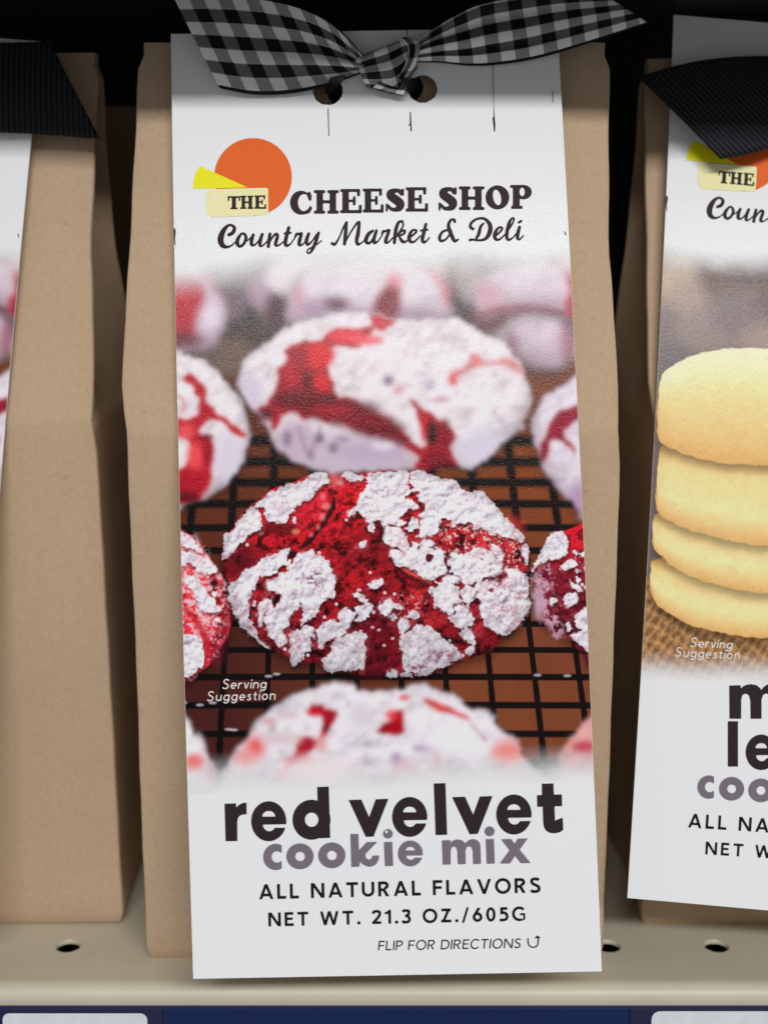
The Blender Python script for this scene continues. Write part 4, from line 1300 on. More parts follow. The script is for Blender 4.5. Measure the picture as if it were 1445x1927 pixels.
        [(725, 1274), (735, 1261), (744, 1266), (742, 1274)], [(751, 1272), (760, 1263), (775, 1266), (771, 1274)], [(786, 1269), (800, 1262), (808, 1266), (800, 1272)]]
    tone = np.clip(1.02 - np.clip(YP - 1080, 0, 400) / 620, .62, 1.02) * np.clip(1.0 - 0.10 * np.clip((520 - XP) / 90, 0, 1) * (YP > 1060), .8, 1)
    tone = tone * np.clip(.50 + .54 * gblur(bm_m, 15), .5, 1.0)
    sugar(PATCH, bm_m, 1.5, 11, tone, 0.0, .6)
    # bare spots in the crust
    P.poly([(510, 1128), (518, 1118), (526, 1120), (522, 1134), (514, 1138)], (44, 12, 24), 1.5, 8)
    P.poly([(802, 1044), (812, 1042), (816, 1048), (808, 1058), (800, 1054)], (100, 20, 40), 1.5, 6)
    P.poly([(918, 1108), (926, 1106), (928, 1112), (922, 1114)], (120, 20, 36), 1.2, 5)
    dusting([(565, 1075), (600, 1070), (605, 1100), (575, 1105)], .5, (128, 84, 104), 65, 4)
    dusting([(805, 1232), (845, 1222), (855, 1240), (810, 1248)], .58, (138, 76, 100), 66, 4)
    dusting([(765, 1250), (800, 1245), (800, 1262), (770, 1264)], .5, (130, 60, 84), 67, 4)
    dusting([(870, 1035), (935, 1040), (940, 1075), (890, 1060)], .42, (168, 96, 112), 68, 3.2)
    dusting([(915, 1085), (985, 1090), (985, 1160), (930, 1180)], .44, (186, 128, 144), 69, 3)
    dusting([(545, 1190), (585, 1190), (580, 1220), (550, 1230)], .45, (190, 140, 158), 70, 3.4)
    dusting([(488, 1130), (510, 1130), (500, 1150)], .5, (222, 150, 152), 71, 4)
    for q in ([(676, 1110), (690, 1107)], [(700, 1180), (712, 1182)], [(712, 1185), (716, 1188)], [(738, 1201), (744, 1200)], [(722, 1214), (724, 1216)]):
        P.blob(q[0][0], q[0][1], 3.2, 2.4, (222, 180, 184), 1.6, .9)

    # soft cookies at the front
    cookie_soft([(395, 1500), (402, 1470), (425, 1440), (440, 1415), (455, 1395), (475, 1365), (500, 1340), (530, 1320), (560, 1307), (590, 1295), (610, 1287), (640, 1285), (670, 1287), (678, 1300), (720, 1297), (765, 1297), (775, 1288), (800, 1290), (835, 1303), (860, 1312), (875, 1330), (900, 1335), (925, 1345), (930, 1360), (945, 1375), (960, 1385), (975, 1400), (985, 1425), (1005, 1450), (1020, 1500)], (217, 213, 219), [
        ('p', [(575, 1342), (598, 1322), (610, 1334), (625, 1334), (637, 1340), (630, 1356), (620, 1372), (602, 1393), (592, 1408), (570, 1425), (538, 1442), (558, 1415), (562, 1388), (575, 1386), (596, 1390), (609, 1366), (604, 1347), (590, 1344)], (186, 30, 52)),
        ('b', 592, 1340, 14, 8, (196, 22, 42), 5), ('b', 613, 1368, 7, 8, (120, 20, 42), 5), ('b', 582, 1396, 12, 10, (170, 26, 50), 6), ('b', 560, 1430, 26, 9, (196, 120, 130), 12), ('b', 604, 1400, 10, 16, (214, 160, 160), 10),
        ('p', [(742, 1335), (755, 1335), (760, 1355), (757, 1377), (735, 1381), (708, 1379), (720, 1365), (735, 1355)], (178, 18, 44)), ('b', 735, 1345, 10, 10, (216, 80, 90), 8),
        ('p', [(792, 1310), (815, 1317), (840, 1328), (862, 1340), (882, 1352), (884, 1360), (864, 1350), (840, 1342), (820, 1337), (803, 1322)], (222, 92, 92)), ('b', 760, 1312, 10, 5, (206, 60, 80), 6), ('l', [(885, 1362), (900, 1378), (914, 1394)], 6, (180, 120, 144), .9),
        ('b', 955, 1415, 30, 22, (226, 140, 138), 16), ('b', 480, 1405, 18, 20, (222, 106, 106), 14), ('b', 460, 1425, 20, 16, (220, 150, 150), 16), ('b', 508, 1358, 10, 6, (204, 150, 158), 8), ('b', 540, 1345, 20, 6, (206, 180, 186), 8), ('b', 636, 1309, 14, 6, (196, 186, 202), 8), ('b', 678, 1345, 20, 22, (208, 200, 206), 14),
        ('b', 800, 1408, 24, 7, (172, 150, 172), 9), ('b', 822, 1424, 8, 18, (200, 160, 170), 9), ('b', 745, 1428, 10, 12, (160, 140, 170), 9), ('b', 760, 1445, 20, 14, (210, 170, 180), 14), ('b', 530, 1390, 36, 10, (206, 184, 188), 12), ('b', 850, 1390, 50, 30, (222, 220, 226), 20), ('b', 560, 1460, 40, 12, (214, 168, 174), 16), ('b', 600, 1450, 60, 24, (222, 206, 208), 20)], 3.4)
    cookie_soft([(330, 1330), (353, 1350), (365, 1368), (385, 1400), (398, 1430), (406, 1460), (400, 1480), (330, 1480)], (226, 222, 226), [('b', 366, 1434, 18, 16, (222, 112, 114), 10), ('b', 400, 1455, 10, 20, (190, 150, 160), 10)], 3.4)
    cookie_soft([(1130, 1330), (1113, 1345), (1095, 1365), (1075, 1385), (1060, 1400), (1052, 1430), (1050, 1480), (1130, 1480)], (222, 170, 164), [('b', 1096, 1406, 20, 12, (186, 60, 86), 9), ('b', 1062, 1405, 8, 10, (206, 150, 130), 8)], 3.4)

    # the picture melts into white card above and below
    P.img = np.clip(P.img, 0, 1) ** 1.16
    wht = lin((209, 210, 212)) * 1.0
    wob = (vnoise(h, w, 90, 77, 2) - .5) * 26 + (vnoise(h, w, 2, 78) - .5) * 4
    a = np.clip((YP + wob * 1.2 - 468) / 84, 0, 1)
    b = np.clip((1492 - YP + wob) / 85, 0, 1)
    mk = (a * a * (3 - 2 * a) * b * b * (3 - 2 * b))[..., None]
    grain = 1 + (np.random.default_rng(4).random((h, w, 1)) - .5) * 0.10
    out = (P.img * grain) * mk + wht * (1 - mk)
    return np.clip(out * 1.27, 0, .86), (s_lo, s_hi, t_lo, t_hi)


def lemon_picture():
    """pale yellow cookies stacked on a knitted cloth"""
    s_lo, s_hi = -1.5, 84.0
    t_lo, t_hi = 44.0, 154.0
    P = Picture(FR, s_lo, s_hi, t_lo, t_hi, 91)
    h, w = P.h, P.w
    n_fine, n_med, n_big = vnoise(h, w, 3, 95, 2), vnoise(h, w, 14, 96, 3), vnoise(h, w, 70, 97, 3)
    ref = P.cv([(1340, y) for y in range(380, 1420, 20)])[:, 1]
    YP = np.interp(np.mgrid[0:h, 0:w][0].astype(float), ref, np.arange(380, 1420, 20))
    P.img = np.ones((h, w, 3)) * lin((128, 110, 106))
    for b in ((1340, 520, 70, 30, (112, 88, 84)), (1430, 505, 60, 30, (100, 76, 74)), (1270, 520, 40, 50, (196, 176, 154)), (1290, 580, 40, 50, (176, 152, 138)), (1260, 620, 26, 40, (126, 112, 112)), (1330, 620, 60, 40, (150, 132, 128)), (1270, 680, 30, 30, (116, 106, 110)), (1400, 600, 60, 40, (128, 110, 110)), (1440, 640, 50, 30, (164, 140, 128)), (1500, 560, 80, 50, (110, 84, 80)), (1560, 620, 80, 60, (150, 128, 116)), (1700, 560, 150, 80, (120, 96, 88)), (1700, 660, 150, 60, (140, 116, 104))):
        P.blob(*b[:4], b[4], 22)
    P.img = gblur(P.img, 7) * .72
    # knitted cloth
    YG, XG = np.mgrid[0:h, 0:w].astype(float)
    kn = vnoise(h, w, 12, 98, 3, .6)
    cl = lin((176, 130, 86)) * (0.30 + 0.85 * np.clip(1.15 - np.abs(np.sin((XG * .9 + YG * .5) / 5.2 + 2.2 * kn)) * .55 - np.abs(np.sin((XG * .5 - YG * .9) / 7.5 + 2 * kn)) * .5, 0, 1) + .5 * (n_fine - .5))[..., None]
    m = np.clip((YP - 1085) / 20, 0, 1)
    P.put(m, np.clip(cl, 0, 1))

    wl1, _, wlv = worley(h, w, 13, 106)
    dough_lit = relief(vnoise(h, w, 11, 104, 3, .6) * 4 + vnoise(h, w, 40, 105, 2) * 8, .8)

    def cookie(top, bot, dark_top):
        """top edge and bottom edge as point lists left to right"""
        out = top + bot[::-1]
        sl, d = P.sdf(out, 60, 6)
        msk = np.clip(.5 - d / 2.2, 0, 1)
        X0 = np.mgrid[0:h, 0:w][1][sl]
        tp, bt = P.cv(top), P.cv(bot)
        yt, yb = np.interp(X0, tp[:, 0], tp[:, 1]), np.interp(X0, bt[:, 0], bt[:, 1])
        v = np.clip((np.mgrid[0:h, 0:w][0][sl] - yt) / np.maximum(yb - yt, 10), 0, 1)[..., None]
        c0, c1, c2 = (lin((233, 221, 182)), lin((228, 204, 142)), lin((212, 166, 102)))
        if dark_top:
            c0 = lin((200, 146, 86))
            c = np.where(v < .28, c0 * (1 - v / .28) + lin((227, 198, 136)) * (v / .28), np.where(v < .7, lin((227, 198, 136)) * (1 - (v - .28) / .42) + lin((231, 208, 150)) * ((v - .28) / .42), lin((231, 208, 150)) * (1 - (v - .7) / .3) + c2 * ((v - .7) / .3)))
        else:
            c = np.where(v < .38, c0 * (1 - v / .38) + c1 * (v / .38), c1 * (1 - (v - .38) / .62) + c2 * ((v - .38) / .62))
        edge = np.clip(1 + d / 26, 0, 1)[..., None]
        c = c * (1 - .07 * edge) * (.86 + .14 * dough_lit[sl] + .16 * (n_med[sl] - .5) + .06 * (n_fine[sl] - .5))[..., None]
        pit = (np.clip((.20 - wl1[sl]) * 7, 0, 1) * (wlv[sl] > .86) * .7)[..., None]
        c = c * (1 - .28 * pit)
        sh = gblur(np.roll(msk, 16, 0), 8)
        P.img[sl] *= (1 - .6 * np.clip(sh - msk, 0, 1))[..., None]
        P.img[sl] = P.img[sl] * (1 - msk[..., None]) + np.clip(c, 0, 1) * msk[..., None]
    mir = 2 * 1440

    def sym(p):
        return p + [(mir - x, y) for x, y in p[::-1] if x < 1438]
    cookie(sym([(1224, 1056), (1245, 1050), (1300, 1050), (1440, 1060)]), sym([(1222, 1100), (1232, 1132), (1252, 1150), (1280, 1166), (1310, 1180), (1350, 1189), (1400, 1197), (1440, 1200)]), True)
    cookie(sym([(1230, 968), (1260, 960), (1310, 960), (1440, 960)]), sym([(1226, 1005), (1230, 1032), (1252, 1055), (1290, 1080), (1345, 1098), (1400, 1111), (1440, 1115)]), True)
    cookie(sym([(1241, 838), (1270, 830), (1320, 840), (1440, 850)]), sym([(1234, 905), (1236, 960), (1256, 978), (1300, 998), (1345, 1010), (1400, 1022), (1440, 1025)]), True)
    cookie(sym([(1243, 705), (1260, 690), (1300, 669), (1350, 657), (1400, 655), (1440, 656)]), sym([(1236, 770), (1238, 825), (1262, 843), (1300, 858), (1345, 868), (1400, 873), (1440, 875)]), False)
    wht = lin((209, 210, 212))
    wob = (vnoise(h, w, 60, 102, 2) - .5) * 20 + (vnoise(h, w, 3, 103, 2) - .5) * 6
    a = np.clip((YP + wob - 462) / 60, 0, 1)
    b = np.clip((1290 - YP + wob) / 66, 0, 1)
    mk = (a * a * (3 - 2 * a) * b * b * (3 - 2 * b))[..., None]
    grain = 1 + (np.random.default_rng(9).random((h, w, 1)) - .5) * 0.06
    return np.clip((P.img * grain * mk + wht * (1 - mk)) * 1.27, 0, .86), (s_lo, s_hi, t_lo, t_hi)
# ------------------------------------------------------------------ the shelf
PAINT = mat_plain("shelf_paint", (0.56, 0.51, 0.395), 0.42, 0.45, 0, 40, 0.12, 0.00008)
SHADE_BLACK = mat_plain("shelf_shade_black", (0.006, 0.0055, 0.005), 0.7, 0.2, 0, 30)  # deep shade inside the shelf, put into the colour
NAVY = mat_plain("navy_plastic", (0.002, 0.0135, 0.078), 0.35, 0.35, 0, 30)
NAVY_CARD = mat_plain("navy_label_print", (0.014, 0.014, 0.055), 0.4, 0.35, 0, 30)
TAG_WHITE = mat_plain("price_tag_paper", (0.68, 0.70, 0.74), 0.5, 0.3, 0, 300, 0.1, 0.00005)
HOLE_DARK = mat_plain("hole_dark", (0.01, 0.01, 0.01), 0.9, 0.1)

X0, X1 = -420.0, 420.0
Y_BACK = 330.0
shelf = empty("store_shelf", (0, -11, 0), "beige painted metal shelf with round holes, a rolled front lip and a navy price strip", "shelf")
SH_INV = Vector((0, 11, 0)) * MM


def shelf_part(name, V, F, mat, smooth=False, parent=None):
    V = np.asarray(V, float)
    o = link_mesh(name, V + np.array([0, 11.0, 0]), F, mat, parent or shelf, smooth)
    return o


# deck with round holes, cut as real openings, and the rolled front lip in one sheet
hole_xy = [(-71.9 + 24.6 * i, 6.3) for i in range(-10, 20)]
pts, eds = [], []


def add_loop(ps):
    n = len(pts)
    pts.extend([Vector(p) for p in ps])
    eds.extend([(n + i, n + (i + 1) % len(ps)) for i in range(len(ps))])


Y_LIP = -8.2
fx = np.linspace(X0, X1, 43)
add_loop([(x, Y_LIP) for x in fx[:-1]] + [(X1, Y_LIP), (X1, Y_BACK)] + [(X0, Y_BACK)])
HR = 2.9
for hx, hy in hole_xy:
    add_loop([(hx + HR * math.cos(a), hy + HR * math.sin(a)) for a in np.linspace(0, 2 * np.pi, 24, endpoint=False)])
vv, F = cdt(pts, eds, lambda c: all(math.hypot(c[0] - hx, c[1] - hy) > HR * .97 for hx, hy in hole_xy))
V = np.column_stack([vv, np.zeros(len(vv))]).tolist()
# rounded rim of each hole turning downwards
for hx, hy in hole_xy:
    n = len(V)
    for dz, dr in ((0.0, 0.0), (-.25, -.18), (-.9, -.25)):
        for a in np.linspace(0, 2 * np.pi, 24, endpoint=False):
            V.append((hx + (HR + dr) * math.cos(a), hy + (HR + dr) * math.sin(a), dz))
    for k in range(2):
        for i in range(24):
            j = (i + 1) % 24
            F.append((n + k * 24 + i, n + k * 24 + j, n + (k + 1) * 24 + j, n + (k + 1) * 24 + i))
deck = shelf_part("shelf_deck", V, F, PAINT)
# lip
prof = [(Y_LIP, 0.0)] + [(Y_LIP - 3.1 * math.sin(a), -3.1 + 3.1 * math.cos(a)) for a in np.linspace(0.12, R(90), 9)] + [(Y_LIP - 3.1, -36.0), (Y_LIP - 1.5, -37.5), (Y_LIP + 12, -37.5)]
V, F = [], []
for y, z in prof:
    V += [(x, y, z) for x in (X0, X1)]
for i in range(len(prof) - 1):
    F.append((2 * i, 2 * i + 2, 2 * i + 3, 2 * i + 1))
lip = shelf_part("front_lip", V, F, PAINT, True, None)


def box(name, lo, hi, mat, parent, bev=0.0, off=np.array([0, 11.0, 0])):
    bm = []
    (a, b, c), (d, e_, g) = lo, hi
    V = np.array([(a, b, c), (d, b, c), (d, e_, c), (a, e_, c), (a, b, g), (d, b, g), (d, e_, g), (a, e_, g)], float) + off
    F = [(3, 2, 1, 0), (4, 5, 6, 7), (0, 1, 5, 4), (1, 2, 6, 5), (2, 3, 7, 6), (3, 0, 4, 7)]
    o = link_mesh(name, V, F, mat, parent)
    if bev:
        m = o.modifiers.new("bevel", 'BEVEL')
        m.width, m.segments = bev * MM, 3
    return o


box("price_strip", (X0, -12.6, -36), (X1, -11.45, -3.9), NAVY, shelf, 0.3)
box("back_panel", (X0, Y_BACK, -38), (X1, Y_BACK + 8, 232), SHADE_BLACK, shelf)
up = box("upper_shelf", (X0, -25, 209.3), (X1, Y_BACK, 232), SHADE_BLACK, shelf, 1.5)  # beige shelf coloured near black, standing for the shade on its underside
box("side_panel", (X0 - 6, -8, -38), (X0, Y_BACK, 209), PAINT, shelf)
box("side_panel", (X1, -8, -38), (X1 + 6, Y_BACK, 209), PAINT, shelf)
box("shelf_underside", (X0, 0, -38), (X1, Y_BACK, -36), HOLE_DARK, shelf)


# price tags on the strip
def rounded(x0, z0, x1, z1, r, n=8):
    out = []
    for cx, cz, a0 in ((x1 - r, z1 - r, 0), (x0 + r, z1 - r, 90), (x0 + r, z0 + r, 180), (x1 - r, z0 + r, 270)):
        for a in np.linspace(a0, a0 + 90, n):
            out.append((cx + r * math.cos(R(a)), cz + r * math.sin(R(a))))
    return out


def price_tag(xl, xr, wl, wr, wz, label, corner):
    base = empty("price_tag", ((xl + xr) / 2, -12.7, -20), label, "price tag", "price tags along the shelf edge")
    off = -np.array([(xl + xr) / 2, -12.7, -20])
    y = -13.0
    V = np.array([(xl, y, -34), (xr, y, -34), (xr, y, -4.0), (xl, y, -4.0)]) + off
    o = link_mesh("tag_card", V, [(0, 1, 2, 3)], NAVY_CARD, base)
    s = o.modifiers.new("thickness", 'SOLIDIFY')
    s.thickness, s.offset = 0.25 * MM, -1
    ps = rounded(wl, -33, wr, wz, corner)
    V = np.array([(x, y - 0.12, z) for x, z in ps]) + off
    o = link_mesh("white_panel", V, [tuple(range(len(ps)))], TAG_WHITE, base)
    return base, off


tag_l, off_l = price_tag(-81.7, -47.4, -81.5, -50.6, -4.9, "navy price tag with a white panel under the left kraft bag", 1.5)
tag_r, off_r = price_tag(52.6, 106, 57.2, 103, -4.4, "navy price tag under the right kraft bag, a dark figure on its white panel", 1.8)
# the top of a printed figure on the right tag
pr = [('ell', 0, 0, 2.1, 3.0), ('-ell', 0, 0, 1.35, 2.2)]
Vg, Fg = glyph_grid([(pr, (-2.1, -3, 2.1, 3), 0)], 0.12)
Vg = np.column_stack([Vg[:, 0] + 70.6, np.full(len(Vg), -13.2), Vg[:, 1] - 11.0]) + off_r
link_mesh("lettering", Vg, Fg, INK_BLACK, tag_r)

# ------------------------------------------------------------------ kraft bags
FRONT = [(0, 0.0), (119.0, -2.4), (199.6, 23.6)]     # (height, y) of the bag front: box below, sloping gable above
TOPZ = 199.6
LEFT_PX = [(60, 262), (82, 262), (330, 250), (500, 241), (650, 231), (740, 229), (830, 238), (1000, 245), (1300, 257), (1795, 275), (1830, 276)]
RIGHT_PX = [(60, 1148), (85, 1148), (300, 1146), (480, 1147), (640, 1160), (880, 1167), (1000, 1163), (1250, 1155), (1600, 1141), (1790, 1135), (1830, 1134)]
PKG = np.array([-2.5, 0.0, 0.0])


def yfront(z):
    a = np.interp(z, [p[0] for p in FRONT], [p[1] for p in FRONT])
    return a


def side_x(z, tab):
    y = yfront(z)
    _, py = to_px(np.array([0.0, y, z]))
    px = np.interp(py, [t[0] for t in tab], [t[1] for t in tab])
    return float(at_y(px, py, y)[0])


def bag_mesh(seed):
    rng = np.random.default_rng(seed)
    zs = np.concatenate([[0, 1.0, 3.0], np.linspace(8, 112, 18), [115, 117.5, 119, 120.5, 123], np.linspace(128, 194, 16), [197.0, TOPZ]])
    nz = len(zs)
    ph = rng.random(8) * 6.28
    V, F = [], []

    def bulge(u, z):
        u = min(1.0, max(0.0, u))
        lo = 1.6 * math.sin(math.pi * u) * math.sin(math.pi * min(z / 119, 1)) if z < 119 else 1.5 * math.sin(math.pi * u) * max(0.0, math.sin(math.pi * (z - 119) / (TOPZ - 119))) ** .8
        wob = 0.35 * math.sin(u * 7 + z * .06 + ph[0]) + 0.3 * math.sin(u * 3 - z * .11 + ph[1]) + .22 * math.sin(u * 15 + z * .02 + ph[2])
        return -(lo + wob * max(0.0, math.sin(math.pi * u)) ** .5 * min(1, z / 8, (TOPZ + 1 - z) / 10))
    DEPTH = 60.0
    rows = []
    for z in zs:
        yf = yfront(z)
        xl, xr = side_x(z, LEFT_PX), side_x(z, RIGHT_PX)
        k = max(0.0, (z - 119) / (TOPZ - 119))
        yb = DEPTH - 2 + (yf + 3.2 - DEPTH + 2) * k
        jag = 0.22 * math.sin(z * .31 + ph[3]) + 0.2 * math.sin(z * 1.13 + ph[4])
        xl, xr = xl - .3 * jag, xr + .3 * jag
        if z > TOPZ - 3:
            xl, xr = xl + .9, xr - 1.0
        if z < 2:
            ins = (2 - z) * .45
            xl, xr, yf, yb = xl + ins, xr - ins, yf + ins, yb - ins
        g = 1.5 + 26 * k ** .8
        r = min(.8, (yb - yf) * .25)
        # ring, clockwise from the front left seen from above
        ring = []
        us = np.linspace(0, 1, 13)
        for u in us:
            x = xl + r + (xr - xl - 2 * r) * u
            ring.append((x, yf + bulge(u, z), z))
        ring.append((xr - r * .3, yf + r * .3, z))
        ring.append((xr, yf + r, z))
        ym = (yf + yb) / 2
        for t in (.33, .66, 1.0):
            ring.append((xr - g * t, yf + r + (ym - yf - r) * t, z))
        for t in (.66, .33, 0.0):
            ring.append((xr - g * t, yb - r - (yb - r - ym) * t, z))
        ring.append((xr - r, yb, z))
        ring.append(((xl + xr) / 2, yb, z))
        ring.append((xl + r, yb, z))
        for t in (0.0, .33, .66):
            ring.append((xl + g * t, yb - r - (yb - r - ym) * t, z))
        for t in (1.0, .66, .33):
            ring.append((xl + g * t, yf + r + (ym - yf - r) * t, z))
        ring.append((xl, yf + r, z))
        ring.append((xl + r * .3, yf + r * .3, z))
        rows.append(ring)
    n = len(rows[0])
    for ring in rows:
        V += ring
    hz0 = 184.0                                        # front panel above this height is cut with the two punched holes
    top_i = next(i for i, z in enumerate(zs) if z >= 175)
    for i in range(nz - 1):
        for j in range(n):
            if i >= top_i and j < 12:
                continue
            j2 = (j + 1) % n
            F.append((i * n + j, i * n + j2, (i + 1) * n + j2, (i + 1) * n + j))
    # front strip with holes, in (column, height)
    pts2, eds2, src = [], [], []
    ring_ids = [top_i * n + j for j in range(13)] + [i * n + 12 for i in range(top_i + 1, nz)] + [(nz - 1) * n + j for j in range(11, -1, -1)] + [i * n for i in range(nz - 2, top_i, -1)]
    for q in ring_ids:
        pts2.append(Vector((V[q][0], V[q][2])))
        src.append(q)
    m = len(ring_ids)
    eds2 += [(i, (i + 1) % m) for i in range(m)]
    BH = []
    for px, py, rr in ((642, 174, 2.9), (770, 164, 3.0)):
        p = at_y(px, py, yfront(186.0))
        BH.append((p[0], p[2], rr))
        k0 = len(pts2)
        for a in np.linspace(0, 2 * np.pi, 22, endpoint=False):
            pts2.append(Vector((p[0] + rr * math.cos(a), p[2] + rr * math.sin(a))))
        eds2 += [(k0 + i, k0 + (i + 1) % 22) for i in range(22)]
    for i in range(top_i + 1, nz - 1):
        for j in range(1, 12):
            q = i * n + j
            if all(math.hypot(V[q][0] - a, V[q][2] - b) > rr + 1 for a, b, rr in BH):
                pts2.append(Vector((V[q][0], V[q][2])))
    col_r = [V[i * n + 12] for i in range(top_i, nz)]
    col_l = [V[i * n] for i in range(top_i, nz)]
    zz = [q[2] for q in col_r]
    v2, f2 = cdt(pts2, eds2, lambda c: np.interp(c[1], zz, [q[0] for q in col_l]) < c[0] < np.interp(c[1], zz, [q[0] for q in col_r]) and all(math.hypot(c[0] - a, c[1] - b) > rr * .98 for a, b, rr in BH))
    base = len(V)
    for p in v2:
        a, b = np.interp(p[1], zz, [q[0] for q in col_l]), np.interp(p[1], zz, [q[0] for q in col_r])
        u = min(1, max(0, (p[0] - a) / (b - a)))
        V.append((p[0], yfront(p[1]) + bulge(u, p[1]), p[1]))
    F += [tuple(base + i for i in t) for t in f2]
    F.append(tuple(range(n))[::-1])                      # base
    # top: the front and back panels meet under the fold
    F.append(tuple((nz - 1) * n + j for j in range(n)))
    return np.array(V) - PKG, F


def build_bag(parent, seed):
    V, F = bag_mesh(seed)
    o = link_mesh("paper_bag", V, F, KRAFT, parent, smooth=False)
    bpy.context.view_layer.update()
    me = o.data
    me.polygons.foreach_set("use_smooth", [True] * len(me.polygons))
    import bmesh
    bm = bmesh.new()
    bm.from_mesh(me)
    bmesh.ops.remove_doubles(bm, verts=bm.verts, dist=0.00004)
    bmesh.ops.recalc_face_normals(bm, faces=bm.faces)
    for ed in bm.edges:
        if len(ed.link_faces) == 2 and ed.calc_face_angle(0) > R(26):
            ed.smooth = False
    bm.to_mesh(me)
    bm.free()
    return o


# ------------------------------------------------------------------ ribbons
def gingham_image():
    W, H = 128, 512                                      # one repeat along, the full width across
    y = (np.arange(H) + .5) / H
    x = (np.arange(W) + .5) / W
    X, Y = np.meshgrid(x, y)
    edge = 0.035
    cells = (Y - edge) / (1 - 2 * edge) * 7
    cy = np.floor(cells).astype(int)
    wob = 0.06 * np.abs(np.sin(X * np.pi * 10))
    cyw = np.floor(cells + wob - .03).astype(int)
    inner = (Y > edge) & (Y < 1 - edge)
    wrow = inner & (cyw % 2 == 0) & (cyw >= 0) & (cyw < 7)
    wcol = (X % 1) < .5
    white, black = np.array([.90, .90, .90]), np.array([.004, .004, .007])
    nx, ny = 5.0, 4.4
    dots = (np.sin(X * 2 * np.pi * 2 * nx / 1.0) * np.sin(cells * np.pi * ny) > -.05)
    sx_, sy_ = np.sin(X * 2 * np.pi * 13), np.sin(cells * np.pi * 5)
    hexd = sx_ * .5 * np.where(np.floor(cells * 5) % 2 == 0, 1, -1) + np.abs(sy_) * .5 - .25
    out = np.zeros((H, W, 3))
    out[:] = black
    full = wrow & wcol
    out[full] = white
    rib = 0.90 + 0.10 * np.sin(X * 2 * np.pi * 20)
    g1 = wrow & ~wcol
    f = np.clip((hexd + .12) * 1.4, 0.03, .8)[..., None]
    out = np.where(g1[..., None], black * (1 - f) + white * .92 * f, out)
    g2 = ~wrow & inner & wcol
    f2 = np.clip((hexd - .2) * 1.6, 0, .5)[..., None]
    out = np.where(g2[..., None], black * (1 - f2) + white * f2, out)
    out = np.where(full[..., None], out * rib[..., None], out)
    return out


def cloth_mat(name, arr):
    m = mat_print(name, arr, 0.72, 0.25, 0, 'REPEAT')
    return m


GINGHAM = cloth_mat("gingham_ribbon", gingham_image())


def grosgrain():
    m, nt, b = new_mat("black_grosgrain")
    uvn = nt.nodes.new("ShaderNodeUVMap")
    w = nt.nodes.new("ShaderNodeTexWave")
    w.inputs["Scale"].default_value = 6.5
    w.inputs["Distortion"].default_value = 0.25
    nt.links.new(uvn.outputs[0], w.inputs[0])
    nt.links.new(ramp(nt, w.outputs["Fac"], [(0.2, (.002, .0022, .004)), (0.8, (.020, .021, .028))]), b.inputs["Base Color"])
    b.inputs["Roughness"].default_value = 0.6
    b.inputs["Specular IOR Level"].default_value = 0.25
    b.inputs["Sheen Weight"].default_value = 0.06
    bump(nt, b, w.outputs["Fac"], 0.8, 0.00035)
    return m


BLACK_RIB = grosgrain()


def resample(p, n):
    p = catmull(p, 12)
    d = np.concatenate([[0], np.cumsum(np.linalg.norm(np.diff(p, axis=0), axis=1))])
    s = np.linspace(0, d[-1], n)
    return np.stack([np.interp(s, d, p[:, k]) for k in range(p.shape[1])], 1)


def strip(name, upper, lower, mat, parent, folds, per_mm, nu=56, nv=28, v0=0.0, v1=1.0, thick=0.3, u_off=0.0):
    """ribbon between two traced edges; each edge point is (px, py, depth mm). folds(u,v) lifts the cloth towards the viewer"""
    A, B = resample(np.array(upper, float), nu), resample(np.array(lower, float), nu)
    A3, B3 = at_depth(A[:, 0], A[:, 1], A[:, 2]), at_depth(B[:, 0], B[:, 1], B[:, 2])
    V, UV, F = [], [], []
    mid = (A3 + B3) / 2
    L = np.concatenate([[0], np.cumsum(np.linalg.norm(np.diff(mid, axis=0), axis=1))])
    LA = np.concatenate([[0], np.cumsum(np.linalg.norm(np.diff(A3, axis=0), axis=1))])
    LB = np.concatenate([[0], np.cumsum(np.linalg.norm(np.diff(B3, axis=0), axis=1))])
    view = ray(700, 120)
    view = -view / np.linalg.norm(view)
    for i in range(nu):
        u = i / (nu - 1)
        for j in range(nv):
            v = j / (nv - 1)
            P = A3[i] * (1 - v) + B3[i] * v + view * folds(u, v)
            V.append(P)
            UV.append(((LA[i] * (1 - v) + LB[i] * v) / per_mm + u_off, v0 + (v1 - v0) * v))
    for i in range(nu - 1):
        for j in range(nv - 1):
            n = i * nv + j
            F.append((n, n + nv, n + nv + 1, n + 1))
    V = np.array(V) - np.array(parent_world(parent))
    o = link_mesh(name, V, F, mat, parent, smooth=True, uv=UV)
    s = o.modifiers.new("thickness", 'SOLIDIFY')
    s.thickness, s.offset = thick * MM, 0
    return o


def parent_world(p):
    x = np.zeros(3)
    while p:
        x += np.array(p.location) / MM
        p = p.parent
    return x


# ------------------------------------------------------------------ the three packages
red_img, red_box = red_picture()
RED_PRINT = mat_print("red_cookie_picture", red_img)
lem_img, lem_box = lemon_picture()
LEMON_PRINT = mat_print("yellow_cookie_picture", lem_img)

